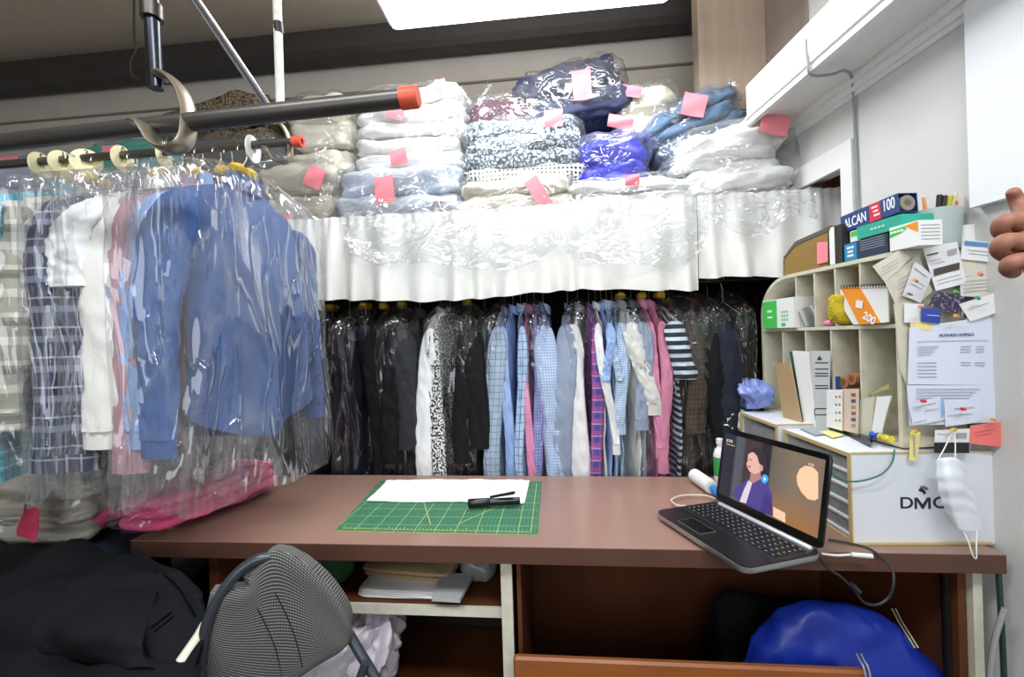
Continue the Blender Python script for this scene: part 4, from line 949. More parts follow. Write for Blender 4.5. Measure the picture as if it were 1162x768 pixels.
def slabF(name, pts, off, depth, mat, label=None, cat=None, parent=None, bottom=None, **kw):
    """box whose face lies parallel to the open front of the rack"""
    P = [PF(a, b_, off) for a, b_ in pts]
    if bottom is not None:
        dz = bottom - min(p.z for p in P); lo = min(p.z for p in P)
        P = [p + Vector((0, 0, dz)) for p in P]
    return MB().prism(P, CEX * depth).build(name, mat, parent, smooth_=False, label=label, cat=cat, **kw)
def slabE(name, pts, Y, depth, mat, label=None, cat=None, parent=None, **kw):
    P = [PY(a, b_, Y) for a, b_ in pts]
    return MB().prism(P, (0, depth, 0)).build(name, mat, parent, smooth_=False, label=label, cat=cat, **kw)
def boxF(name, label, cat, y0, y1, z0, h, x0, d, mat, tilt=0):
    """box by rack coordinates; returns thing"""
    c = CF(x0 + d / 2, (y0 + y1) / 2, z0); t_ = thing(name, label, cat, c, CR)
    MB().box((0, 0, h / 2), (d, y1 - y0, h)).build('box_body', mat, t_, local=True, smooth_=False); return t_
def face(t_, name, d, y0, y1, z0, z1, mat, xo=.0008):   # rectangle on the rack-facing side in the thing's local frame
    return MB().box((-d / 2 - xo / 2, (y0 + y1) / 2, (z0 + z1) / 2), (xo, y1 - y0, z1 - z0)).build(name, mat, t_, local=True, smooth_=False)
def ftext(t_, n, size, mat, y, z, d, xo=.0012, w=None):   # illegible small print, as short bars
    w = w or size * 2.4
    for k in range(n):
        zz_ = z + ((n - 1) / 2 - k) * size * 1.1; ww = w * (1, .8, .92)[k % 3]
        for q in range(4): MB().box((-d / 2 - xo, y + ww * (.375 - .25 * q), zz_), (.0005, ww * .19, size * .62)).build('printed_text', mat, t_, local=True, smooth_=False)
ZTW = ZT  # top of the rack in rack coordinates
# boxes on top: measured on the front plane of the rack
def yz(px, py, off=0.0): p = LF(px, py, off); return p.y, p.z
def topbox(name, label, cat, pl, pr, pt, off, d, mat, z0=None, pb=None):
    ya = yz(pl, pt, off)[0]; yb = yz(pr, pt, off)[0]; zt = yz(pr, pt, off)[1]
    zb = ZT if z0 is None else z0
    t_ = boxF(name, label, cat, yb, ya, zb + .0008, zt - zb, off, d, mat); return t_, (ya - yb), zt - zb
white = M('carton_white', 'ebece8', .5); green = M('carton_green', '49c455', .5); kr = M('kraft_card', '9b7b3e', .7, pat=('plaid', [('u', .004, .35, '6e5426', .7, 0)])); tealc = M('carton_teal', '2aa58e', .5); bluec = M('carton_blue', '1f86b4', .5); navyc = M('carton_navy', '22324a', .5); orangec = M('carton_orange', 'f0932b', .5); greyc = M('cup_grey_blue', 'aebdbb', .4); ylc = M('paper_yellow', 'e9dc8e', .7)
txw = M('text_white', 'f2f2f2', .6); txb = M('text_black', '33373f', .7); txg = M('text_grey', 'a0a4ac', .7)
t1 = thing('card_file', 'brown card file full of index cards at the far end atop the rack', 'file box', CF(.05, LF(915, 300).y, ZT), CR)
P = [LF(889, 311, .005), LF(890, 294, .005), LF(903, 277, .005), LF(939, 261, .005), LF(939, 299, .005)]; zsh = ZT + .001
P[0].z = zsh; P[4].z = zsh
MB().prism([CF(*q) for q in P], CEX * .11).build('index_cards', kr, t1, smooth_=False)
Q = [LF(889, 311, .003), LF(889, 292, .003), LF(902, 274, .003), LF(942, 256, .003), LF(942, 261, .003), LF(903, 278, .003)]; Q[0].z = zsh
MB().prism([CF(*q) for q in Q] + [CF(*(P[1] + Vector((0, -.004, 0)))), CF(*(P[0] + Vector((0, -.004, 0))))], CEX * .12).build('lid', M('dark_card', '5c5450', .6), t1, smooth_=False)
slabF('pink_note', [(927, 275), (939, 274), (939, 297), (927, 300)], .000, .001, pinkp, parent=t1)
t_, w_, h_ = topbox('ring_binder', 'black binder with white spine standing beside the card file', 'binder', 940.5, 955, 254, .004, .12, M('binder_black', '2a2826', .5))
face(t_, 'spine', .12, w_ / 2 - .022, w_ / 2 - .001, .001, h_ - .001, white)
ztop2 = None
t_, w_, h_ = topbox('tissue_box', 'navy and light blue carton on top of the rack under the teal box', 'box', 957.5, 1007, 264, .004, .10, navyc)
hb = h_
face(t_, 'front_label', .10, w_ / 2 - .047, w_ / 2 - .001, .001, h_ * .93, bluec); ftext(t_, 3, .011, txw, w_ / 2 - .024, h_ * .5, .10)
for k in range(5): face(t_, 'printed_text', .10, -w_ / 2 + .01, w_ / 2 - .06, h_ * (.9 - .12 * k), h_ * (.93 - .12 * k), txg)
t_, w2, h2 = topbox('teal_box', 'flat teal green box lying on the navy and blue carton', 'box', 972, 1022, 243, .0, .09, tealc, z0=ZT + hb + .002)
ftext(t_, 1, .010, M('teal_ink', '9fdccc', .6), 0, h2 * .5, .09, w=.05)
t_ = boxF('green_box', 'small white and green carton between the binder and the teal box', 'box', LF(971, 250).y, LF(957, 250).y, ZT + hb + .002, .036, .02, .06, white); face(t_, 'green_band', .06, -.02, .02, .018, .034, green)
zal = ZT + hb + .002 + h2
t_ = thing('foil_box', 'blue ALCAN foil carton with a red patch lying on top of the other boxes', 'box', CF(.045, (LF(948, 245).y + LF(1011, 218).y) / 2, zal), CR)
ya, yb = LF(948, 245, .02).y, LF(1011, 218, .02).y; LA = ya - yb; tl = .05
alc = M('alcan_blue', '1d3d78', .4); Rt = Matrix.Rotation(tl, 3, 'X').inverted(); hA = .052
c0 = Vector((0, 0, hA / 2 + LA / 2 * sin(tl) + .002))
# hollow carton: four sides and a visible roll at the near end
for (nm, c, s) in (('carton_front', (-.026, 0, 0), (.002, LA, hA)), ('carton_back', (.026, 0, 0), (.002, LA, hA)), ('carton_top', (0, 0, hA / 2 - .001), (.050, LA, .002)), ('carton_bottom', (0, 0, -hA / 2 + .001), (.050, LA, .002))):
    MB().box(Rt @ Vector(c) + c0, s, mat=Rt).build(nm, alc, t_, local=True, smooth_=False)
MB().lathe([(.010, -.5 * LA + .001), (.021, -.5 * LA + .001), (.021, LA * .45), (.010, LA * .45), (.010, -.5 * LA + .001)], c0, 24, Rt @ Matrix.Rotation(-pi / 2, 3, 'X')).build('foil_roll', M('foil_tube', '8d8577', .5), t_, local=True)
RZm = Matrix.Rotation(CR, 3, 'Z')
def atext(body, size, mat, y, z, bold=0.0004, sx=1.0):
    o = Vector(t_.location) + RZm @ (c0 + Rt @ Vector((-.0275, y, z))); text(None, 'printed_lettering', body, size, mat, t_, o, RZm @ (Rt @ Vector((0, -1, 0))), RZm @ (Rt @ Vector((0, 0, 1))), bold=bold, sx=sx)
MB().box(Rt @ Vector((-.0273, -LA * .13, 0)) + c0, (.0006, LA * .18, hA * .98), mat=Rt).build('red_patch', M('alcan_red', 'd0283c', .4), t_, local=True, smooth_=False)
atext('ALCAN', .041, txw, LA * .222, -.003, sx=LA * .46 / .150); atext('100', .044, txw, -LA * .355, .004, sx=LA * .24 / .080); [MB().box(Rt @ Vector((-.0278, -LA * (.13 + .015 * q), .014 - .012 * q)) + c0, (.0005, LA * (.10 - .02 * (q % 2)), .005), mat=Rt).build('printed_text', txw, t_, local=True, smooth_=False) for q in range(3)]
t_, w_, h_ = topbox('medicine_box', 'white carton with green and orange swirl at the near end on top of the rack', 'box', 1009, 1042, 250, -.004, .062, white)
fd = .062; P = [(-.5, .0), (-.5, .42), (-.2, .60), (.1, .52), (.5, .30), (.5, .95), (.0, .95), (-.5, .95)]
MB().prism([Vector((-fd / 2 - .0001, q[0] * w_ * .98, q[1] * h_)) for q in ((.5, .55), (.5, .88), (-.05, .92), (-.12, .80), (.1, .66))], (-.0005, 0, 0)).build('green_swirl', green, t_, local=True, smooth_=False)
MB().prism([Vector((-fd / 2 - .0001, q[0] * w_ * .98, q[1] * h_)) for q in ((-.05, .92), (-.5, .97), (-.5, .52), (-.25, .72))], (-.0005, 0, 0)).build('orange_swirl', orangec, t_, local=True, smooth_=False)
ftext(t_, 1, .009, txw, w_ * .22, h_ * .76, fd, .0016, w=.04)
for k in range(5): MB().box((.0, -w_ / 2 - .0004, h_ * (.8 - .14 * k)), (fd * .8, .0004, h_ * .04)).build('printed_text', txg, t_, local=True, smooth_=False)
# pen cup
cp = Vector((1.045, 1.32, 0)); t_ = thing('pen_cup', 'large grey-blue plastic cup holding pens at the near end on top of the rack', 'cup', (cp.x, 1.32, CO.z + ZT)); ch = PY(1066, 240, 1.32).z - CO.z - ZT
MB().lathe([(.052, .001), (.061, ch), (.0585, ch), (.049, .006), (.0, .006)], (0, 0, 0), 32).build('cup_body', greyc, t_, local=True)
for k, (px, py, c_, lb, r_k) in enumerate(((1066, 221, '1c1c1e', 'black marker standing left in the grey cup', .006), (1072, 222, '26262a', 'second black marker in the grey cup beside the yellow one', .006), (1079, 222, 'c9bd3a', 'yellow highlighter pen standing in the grey cup', .006), (1085, 219, 'cfd3a0', 'pale green slanted pencil in the grey cup', .004), (1048, 224, 'f0a060', 'orange pencil at the left edge of the grey cup', .004))):
    q = PY(px, py, 1.31); MB().tube([Vector((cp.x + (q.x - cp.x) * .3, 1.32, CO.z + ZT + .010)), q], r_k, 10).build('marker_pen', M('pen%d' % k, c_, .4), label=lb, cat='pen')
p = PY(1081, 232, 1.325); MB().prism([p + Vector((-.022, 0, -.05)), p + Vector((.014, 0, -.05)), p + Vector((.016, 0, .012)), p + Vector((-.016, 0, .004))], (0, .004, 0)).build('sticky_note', M('neon_orange', 'ff6a45', .6), smooth_=False, label='neon orange paper slip sticking out of the grey cup', cat='note')
q = PY(1101, 266, 1.30); MB().lathe([(.0, 0), (.036, 0), (.036, PY(1101, 256, 1.30).z - CO.z - ZT), (.010, PY(1101, 256, 1.30).z - CO.z - ZT)], (q.x - .004, 1.32, CO.z + ZT + .0005), 28).build('paper_roll', paper, label='small white paper roll standing right of the grey cup', cat='roll')
t_ = boxF('paper_pad', 'white pad of loose papers behind the teal box', 'papers', LF(1038, 235, .10).y, LF(1006, 235, .10).y, ZT + .001, .112, .10, .03, M('paper_off', 'dcdad6', .7)); face(t_, 'orange_cover', .03, -.03, .03, .100, .111, orangec)

# contents of the pigeonholes
zs = ZS + .0062
def rbox(name, label, cat, pl, pr, ht, z0, off, d, mat):
    ya = yz(pl, 360, off)[0]; yb = yz(pr, 360, off)[0]; return boxF(name, label, cat, yb, ya, z0, ht, off, d, mat), ya - yb
t_, w_ = rbox('tea_box', 'white and bright green carton in the top left pigeonhole', 'box', 866, 901, LF(880, 340).z - zs, zs, -.012, .10, white); h_ = LF(880, 340).z - zs
face(t_, 'green_panel', .10, w_ * .02, w_ / 2 - .0005, .0005, h_ * .96, green); ftext(t_, 1, .014, txw, w_ * .26, h_ * .6, .10, w=.03); face(t_, 'white_bar', .10, w_ * .17, w_ * .34, h_ * .36, h_ * .41, txw, .0012)
for k in range(3): 
    for q in range(3): face(t_, 'printed_text', .10, -w_ * .33 + q * .014, -w_ * .33 + q * .014 + .010, h_ * (.5 - k * .13), h_ * (.58 - k * .13), M('green_pale', '8fc79a', .6))
face(t_, 'green_square', .10, -w_ * .24, -w_ * .12, h_ * .06, h_ * .17, M('carton_green'))
ym = (LF(907, 360).y + LF(921, 360).y) / 2
P = []
for j in range(8):
    a = j / 7; P.append([CF(.02 + .02 * cos(i / 5 * pi) , ym + .022 - .035 * a + .012 * (i / 5), zs + .004 + .075 * (1 - a) * (1 - .25 * i / 5) + .0) for i in range(6)])
mb = MB(); mb.grid(P); mb.grid([[q + Vector((.0015, 0, -.0015)) for q in r[::-1]] for r in P]); mb.build('metal_clip', M('grey_metal', '8d9090', .4, .7), label='grey metal clip standing in the second pigeonhole of the top row', cat='clip')
MB().squad(CF(.04, (LF(925, 360).y + LF(946, 360).y) / 2, zs + .011), (.07, .055, .020), .7, .7, 30, 14, disp=.003, seed=2).build('pink_disc', M('pink_foam', 'f08ab8', .6), label='pink rounded powder pad in front of the pink pigeonhole', cat='pad')
MB().squad(CF(.012, LF(951, 350).y + .004, zs + .050), (.05, .075, .10), .55, .7, 50, 30, disp=.010, dscale=20, seed=5).build('yellow_sponge', M('yellow_sponge', 'c2ad1e', .9, bump=.6, bscale=150, var=.15, vscale=60), label='mustard yellow fuzzy sponge beside the orange calendar', cat='sponge')
# orange calendar, leaning
t_ = thing('desk_calendar', 'orange and white spiral bound pad marked 200 leaning in the top row of the rack', 'calendar', CF(.0, LF(988, 350).y, zs))
cal = [(955, 325), (1000, 320), (1008, 363), (975, 366)]
pv = [PF(*q, -.012) for q in ((954, 325), (975, 323), (999, 364), (975, 366))]
lo = min(p.z for p in pv); dzc = CO.z + zs + .001 - lo
pv = [p + Vector((0, 0, dzc)) for p in pv]
MB().prism(pv, CEX * .004).build('orange_cover', orangec, t_, smooth_=False)
pw_ = [PF(*q, -.010) + Vector((0, 0, dzc)) for q in ((975, 323), (1007, 322), (1008, 363), (999, 364))]
MB().prism(pw_, CEX * .004).build('white_page', white, t_, smooth_=False)
pu = [PF(*q, -.004) + Vector((0, 0, dzc)) for q in ((953, 327), (956, 325), (980, 366), (968, 366), (957, 348))]
MB().prism(pu, CEX * .02).build('page_block', paper, t_, smooth_=False)
b = MB()
for k in range(16):
    q = PF(956 + k * 3.3, 323.5 - k * .12, -.012) + Vector((0, 0, dzc)); b.tube([q + CEX * .006 * cos(a) + Vector((0, 0, .006 * sin(a))) for a in [2 * pi * i / 8 for i in range(8)]], .0009, 5, closed=True)
b.build('spiral_binding', M('black_metal'), t_)
q = PF(986, 359, -.0135) + Vector((0, 0, dzc)); text(None, 'printed_lettering', '200', .030, txw, t_, q, (PF(996, 363, -.0135) - PF(980, 353, -.0135)), (0, 0, 1), bold=.0008)
q = PF(975, 343, -.0133) + Vector((0, 0, dzc)); MB().prism([q + CE1 * a + Vector((0, 0, c)) for a, c in ((.014, -.008), (-.010, -.014), (-.014, .008), (.010, .014))], -CEX * .0006).build('white_label', white, t_, smooth_=False)
# lower row: papers standing
bz = .0105
def stand(name, label, cat, pts, off, th, mat, z=bz):
    P = [PF(a, b_, off) for a, b_ in pts]; dz = CO.z + z - min(p.z for p in P); Lw = sorted(P, key=lambda p: p.z)
    P2 = [Vector((p.x, p.y, p.z)) for p in P]
    for p in P2:
        if p.z < Lw[0].z + .03: p.z = CO.z + z
    return MB().prism(P2, CEX * th).build(name, mat, smooth_=False, label=label, cat=cat)
zc2 = 1.1015 + .0 - CO.z   # top of the far cabinet
stand('kraft_envelope', 'brown kraft paper envelope standing at the left of the lower pigeonholes', 'envelope', [(879, 412), (897, 412), (910, 476), (889, 476)], -.035, .003, kraft, z=-.004)
stand('folder', 'dark green folder edge behind the brown kraft envelope', 'folder', [(896, 399), (899, 399), (912, 457), (909, 470)], -.018, .003, M('folder_green', '1f5f50', .6), z=-.004)
stand('envelope', 'white envelopes standing between the green folder and the form', 'envelope', [(899, 398), (917, 399), (925, 480), (912, 480)], -.022, .010, white, z=-.004)
f_o = stand('printed_form', 'grey printed government form with a maple leaf standing in the lower row', 'document', [(920, 398), (942, 398), (941, 430), (940, 483), (922, 481)], -.020, .003, M('form_grey', 'c3c6c6', .7), z=-.004)
def strip(parent, pts, off, mat, name='printed_text'): return MB().prism([PF(a, b_, off) for a, b_ in pts], -CEX * .0004).build(name, mat, parent, smooth_=False)
for y in (411, 418, 423, 426, 437, 440, 463, 470): strip(f_o, [(925, y), (940, y), (940, y + 1.2), (925, y + 1.2)], -.0202, txb)
strip(f_o, [(927, 408), (929, 405), (930, 403), (931, 405), (933, 407.5), (930, 409)], -.0202, txb, 'leaf_mark')
strip(f_o, [(922, 464), (925, 464), (925, 476), (922, 475)], -.0202, txb)
stand('blue_card', 'small blue card in the middle lower pigeonhole beside the kraft tubes', 'card', [(941, 427), (953, 427), (953, 443), (941, 443)], .01, .002, M('card_blue', '2f5aa8', .6), z=.13)
kt = M('kraft_tube', 'a8714a', .7)
for k, (px, py, lb) in enumerate(((957, 434, 'left brown cardboard tube end in the lower pigeonhole'), (966, 430, 'right brown cardboard tube end in the lower pigeonhole'))):
    c = PF(px, py, .01); MB().lathe([(.011, 0), (.018, 0), (.018, .12), (.011, .12), (.011, 0)], c, 20, Matrix.Rotation(CR, 3, 'Z') @ Matrix.Rotation(pi / 2, 3, 'Y')).build('cardboard_tube', kt, label=lb, cat='tube')
sw = stand('swatch_card', 'white card with rows of coloured buttons standing in the lower row', 'card', [(938, 442), (955, 442), (955, 489), (938, 487)], -.026, .003, white)
for k, c_ in enumerate(('6b8f3a', 'b0522f', '3f7f5f', 'c2622f', '5f9fae', '7b4f2f', '4f8f4f', 'b0522f')):
    q = PF(949 + (k % 2) * 4, 450 + (k // 2) * 9, -.0262); MB().lathe([(.0001, 0), (.0035, 0), (.0035, .001)], q, 10, Matrix.Rotation(CR, 3, 'Z') @ Matrix.Rotation(-pi / 2, 3, 'Y')).build('button', M('btn' + c_, c_, .5), sw)
sw = stand('swatch_card', 'beige and pink card of samples right of the button card', 'card', [(956, 441), (974, 441), (973, 488), (956, 489)], -.020, .003, M('swatch_beige', 'd3bfae', .7))
for k in range(6): strip(sw, [(966, 446 + k * 7), (971, 446 + k * 7), (971, 450 + k * 7), (966, 450 + k * 7)], -.0202, M('sw%d' % (k % 3), ('8d5f58', '4f5a78', 'b08a70')[k % 3], .6), 'sample_patch')
stand('index_divider', 'pale olive card dividers standing in the right lower pigeonhole', 'card', [(976, 452), (992, 450), (989, 497), (974, 494)], -.012, .006, M('olive_card', 'c9c7ae', .7))
stand('receipt', 'curled white paper slip in the right lower pigeonhole', 'paper', [(995, 450), (1011, 449), (1004, 472), (998, 497), (988, 494)], -.016, .004, white)
stand('olive_ruler', 'tan wooden ruler leaning across the right lower pigeonhole', 'ruler', [(976, 446), (1009, 435), (1009, 441), (976, 452)], .02, .003, M('ruler_tan', 'b8a878', .6), z=LF(976, 452, .02).z)
mound2 = MB().squad(CF(-.05, LF(862, 450).y - .02, .042), (.12, .16, .085), .8, .8, 60, 34, disp=.035, dscale=12, seed=9, ridge=True)
zz = min(q.z for q in mound2.v); mound2.v = [q - Vector((0, 0, zz - (cz + .252 + .002))) for q in mound2.v]
mound2.build('blue_bag', M('periwinkle_film', '93a6ea', .25, alpha=.8, bump=.3, bscale=20), label='crumpled periwinkle blue plastic bag on the far cabinet beside the kraft envelope', cat='bag', angle=70)
wh = MB(); 
for k, (px, py, s) in enumerate(((822, 470, .05), (832, 474, .06), (846, 480, .05), (824, 482, .04))): wh.squad(PY(px, py, 1.88), (s * 1.3, .05, s), .8, .8, 40, 24, disp=.03, dscale=16, seed=k, ridge=True)
wh.build('white_rag', cw, label='crumpled white rag hanging over the far corner of the cabinets', cat='cloth', angle=80)
# on the near cabinet top
ntop = cz + .2435
b = MB(); b.prism([PZ(957, 491, ntop), PZ(962, 489, ntop), PZ(990, 503, ntop), (PZ(988, 507, ntop))], (0, 0, .014)); b.build('phone_handset', gl, smooth_=False, label='slim black remote lying on the near thread cabinet', cat='remote')
b = MB(); b.prism([PZ(907, 486, ntop), PZ(935, 484, ntop), PZ(950, 491, ntop), (PZ(925, 494, ntop))], (0, 0, .001)); b.build('photo_card', M('photo_grey', '9aa2a6', .4), smooth_=False, label='grey glossy card lying flat on the near thread cabinet', cat='card')
b = MB(); b.prism([PZ(930, 490, ntop), PZ(944, 488, ntop), PZ(958, 494, ntop), (PZ(945, 497, ntop))], (0, 0, .0018)); b.build('yellow_note', ylc, smooth_=False, label='yellow paper slip lying flat on the near thread cabinet', cat='note')
for k, (px, py, c_, lb) in enumerate(((993, 494, '3556c0', 'blue thread spool in the right lower pigeonhole'), (1002, 492, 'b8b040', 'olive thread spool in the right lower pigeonhole'), (1008, 495, 'e0d040', 'yellow thread spool at the right end of the lower pigeonholes'))):
    c = PF(px, py, -.02 + .0); c.z = CO.z + .0205; MB().tube([c - CE1 * .010, c - CE1 * .008, c + CE1 * .008, c + CE1 * .010], [.010, .0075, .0075, .010], 12).build('thread_spool', M('sp' + c_, c_, .5), label=lb, cat='spool')
MB().tube([PY(1015, 510, 1.235), PY(1012, 525, 1.225), PY(1000, 538, 1.22), PY(980, 545, 1.22), PY(962, 546, 1.22), PY(948, 540, 1.225), PY(938, 528, 1.24)], .0022, 8, sub=6).build('thread_cable', M('teal_cord', '1c6a5c', .5), label='thin green cord curving in front of the white thread cabinet', cat='cord')

# ------------------------------------------------------------------ papers pinned on the end of the rack
tk = [0]
YE = 1.268
def note(label, pts, mat, lines=(), cat='paper', extra=None, name='pinned_paper', lift=0.0, curl=.004, lm=None):
    tk[0] += 1; Y = YE - .0016 * tk[0] - lift
    P = [PY(a, b_, Y) for a, b_ in pts]; c = sum(P, Vector()) / len(P)
    # plane mounted a hair in front of the one behind, with a slight bow
    if len(P) == 4:
        rows = []
        for j in range(9):
            v = j / 8; rows.append([lerp(lerp(P[0], P[1], i / 8), lerp(P[3], P[2], i / 8), v) - Vector((0, curl * (.5 - abs(i / 8 - .5)) * 2 * (0.3 + .7 * v) , 0)) for i in range(9)])
        mb = MB(); mb.grid(rows[::-1]); mb.grid([[q + Vector((0, .0005, 0)) for q in r] for r in rows])
    else: mb = MB().prism(P, (0, .0006, 0))
    t_ = mb.build(name, mat, label=label, cat=cat)
    Yl = Y - curl * .9 - .0006 if len(P) == 4 else Y - .0006
    for (x0, y0, x1, y1, hh, m_) in lines:
        if hh <= 2: hh *= .65
        q = MB().prism([PY(x0, y0, Yl), PY(x1, y1, Yl), PY(x1, y1 + hh, Yl), PY(x0, y0 + hh, Yl)], (0, .0004, 0)).build('printed_text', m_, t_, smooth_=False)
        q.matrix_parent_inverse = Matrix()
    return t_, Yl
oldp = M('aged_paper', 'cfcab8', .8, var=.08, vscale=30); lic = M('licence_paper', 'dbe0f0', .6); wp_ = M('note_white', 'e8e8ea', .7); cr_ = M('note_cream', 'd6d0c0', .75); bdk = M('bar_dark', '4a4440', .6)
note('large aged cream sheet with worn writing at the back of the pinned papers', [(1003, 318), (1042, 289), (1058, 330), (1024, 362)], oldp, [(1020, 318 + k * 5, 1044, 302 + k * 5, 1, txg) for k in range(6)])
note('tilted cream notepad sheet sticking out left over the pigeonhole', [(990, 302), (1020, 284), (1034, 292), (1004, 320)], cr_, [(1000, 304 + k * 4, 1020, 293 + k * 4, .8, txg) for k in range(3)])
note('long aged folded paper hanging down behind the licence', [(1014, 345), (1036, 340), (1038, 470), (1022, 420)], oldp)
note('cream card behind the blue headed card at the right', [(1090, 292), (1133, 296), (1133, 312), (1090, 314)], cr_)
note('handwritten cream card with an orange pin on the right', [(1089, 315), (1132, 310), (1133, 338), (1090, 336)], M('note_offwhite', 'd9d6cc', .7), [(1094, 319 + k * 4, 1128, 316 + k * 4, 1, txg) for k in range(4)])
note('printed certificate with a dark photo bar pinned at the top centre', [(1046.6, 280), (1086, 274.5), (1097, 321), (1062, 330)], wp_, [(1052, 289, 1065, 286, 2, txb), (1055, 296, 1068, 293, 1, txg), (1057, 299, 1072, 296, 1, txg), (1060, 305, 1089, 297.5, 8, bdk), (1063, 318, 1090, 311, 1, txg), (1064, 322, 1092, 315, 1, txg), (1076, 284, 1086, 281, 6, txg)])
note('white card with a blue header band at the top right', [(1092.4, 272), (1136, 276), (1134.5, 299), (1090, 294)], wp_, [(1095, 273, 1134, 277, 4.5, M('header_blue', '5c8ec6', .6)), (1098, 283, 1128, 286, 1, txg), (1100, 287, 1126, 290, 1, txg)])
note('narrow tilted business card with an orange pin on the left', [(1038, 296), (1058, 312), (1044.5, 344), (1024, 335.5)], M('card_grey_white', 'd2d3d6', .6), [(1038, 304 , 1052, 314, 1, txb), (1030, 332, 1036, 334, 2, txb), (1035, 316, 1050, 324, 1, txg), (1034, 321, 1047, 328, 1, txg)])
note('white slip behind the blue square at the left', [(1026, 344), (1048, 345), (1048, 366), (1026, 366)], wp_)
note('pale yellow slip under the blue square', [(1033, 362), (1068.5, 366), (1068.5, 375), (1033, 374)], ylc)
t_, Yl = note('large white business licence sheet pinned in the middle of the rack end', [(1032, 372), (1135, 357), (1138, 437), (1030, 436)], lic, [(1041, 387, 1122, 385.5, 1, txg)] + [(1041, 393 + k * 3, 1066 - k * 3, 392.5 + k * 3, 1.2, txg) for k in range(4)] + [(1090, 393 + k * 3, 1102, 392.5 + k * 3, 1.2, txg) for k in range(3)] + [(1108, 393 + k * 3, 1117, 392.5 + k * 3, 1.2, txg) for k in range(3)] + [(1041, 411 + k * 4, 1063, 411 + k * 4, 1.2, txg) for k in range(5)] + [(1090, 411 + k * 3, 1102, 411 + k * 3, 1.2, txg) for k in range(2)] + [(1106, 411 + k * 3, 1118, 411 + k * 3, 1.2, txg) for k in range(2)])
text(None, 'printed_lettering', 'BUSINESS LICENCE', .0098, M('ink_blue', '4b5e8c', .6), t_, PY(1086, 380, Yl - .0006), Vector((1, 0, 0)), (0, 0, 1), bold=.0001)
note('second licence page hanging below the first one', [(1029, 437), (1137, 437), (1134, 479), (1032, 483)], lic, [(1040, 441 + k * 3.4, 1112 - k * 4, 441 + k * 3.4, 1.3, txg) for k in range(4)])
note('dark purple floral photo pinned above the licence', [(1061, 330), (1094.5, 336.6), (1090, 358), (1054, 347)], M('photo_floral', '37304a', .4, pat=('blotch', 120, '8c7f9c', .56)))
note('small blue square card with white line above the yellow slip', [(1045.6, 349), (1067.4, 352), (1067, 367), (1045.6, 364.7)], M('note_blue', '2b45a8', .5), [(1052, 357, 1066, 358, 1, txw)])
note('white card with a green pin tilted at the right', [(1088, 345), (1128, 332.4), (1141, 351), (1101, 364.7)], wp_, [(1100, 350, 1122, 343, 1, txg)])
note('lower left white appointment card with a red pin', [(1030.5, 458), (1067, 450), (1072.6, 476), (1036, 482.5)], lic, [(1036, 462, 1062, 456.5, 1.2, txg), (1050, 466, 1066, 463, 1, txg), (1038, 479, 1052, 476, 1, txg)])
note('lower right white appointment card with a red pin and blue edge', [(1071.5, 459.5), (1112.5, 457), (1113.7, 478), (1072.7, 484)], lic, [(1084, 463, 1106, 461.5, 1.2, txg), (1076, 471, 1104, 469, 1, txg), (1069, 451, 1071, 451, 22, M('edge_blue', '7fb6e6', .6))])
note('coral orange paper note at the lower right of the rack end', [(1101, 483), (1142, 477), (1135, 507), (1099.6, 503)], pinkd, [(1107, 490, 1128, 487, 1, M('coral_ink', 'd05a50', .7)), (1107, 494, 1126, 491, 1, M('coral_ink'))], lift=.002)
note('black and white printed card between the yellow strip and coral note', [(1061, 488), (1101, 486), (1100, 514.6), (1060, 513.5)], wp_, [(1060, 502, 1100, 502, 12, M('note_black', '1d1d20', .5)), (1086, 491, 1097, 491, 6, txg), (1064, 492, 1080, 491.5, 1, txg)])
note('narrow yellow paper strip hanging at the lower left of the rack end', [(1033, 489), (1044.5, 490), (1041, 523), (1031.6, 522)], ylc, [(1037, 494, 1038.5, 494, 24, txg)])
pinm = {}
def pin(px, py, c_, lb, dx=-1.0):
    Y = YE - .0016 * tk[0] - .008; p = PY(px, py, Y); o = p + Vector((0, -.004, 0)); d = Vector((dx * .8, -.6, .15)).normalized()
    MB().tube([o - d * .006, o - d * .002, o, o + d * .012, o + d * .015, o + d * .019], [.0006, .0006, .0042, .0030, .0046, .0042], 10).build('push_pin', M('pin' + c_, c_, .4), label=lb, cat='pin')
pin(1039, 319, 'e09a78', 'orange push pin in the narrow tilted business card')
pin(1045, 349, 'e08a7a', 'salmon push pin above the blue square card')
pin(1112, 312, 'f08878', 'coral push pin in the handwritten cream card')
pin(1109, 339, '2f9f6a', 'green push pin in the tilted white card')
pin(1085, 332, '3faf6a', 'green push pin above the dark floral photo')
pin(1085, 359, 'e0a040', 'amber push pin at the top of the licence')
pin(1048, 455, 'd6203c', 'red push pin in the lower left appointment card')
pin(1093, 464, 'd6203c', 'red push pin in the lower right appointment card')
pin(1126, 476, 'e0a040', 'amber push pin in the coral note')
pin(1038, 489, 'e0b840', 'yellow push pin holding the narrow yellow strip')
pin(1082, 487, 'e0c040', 'yellow push pin from which the face mask hangs')
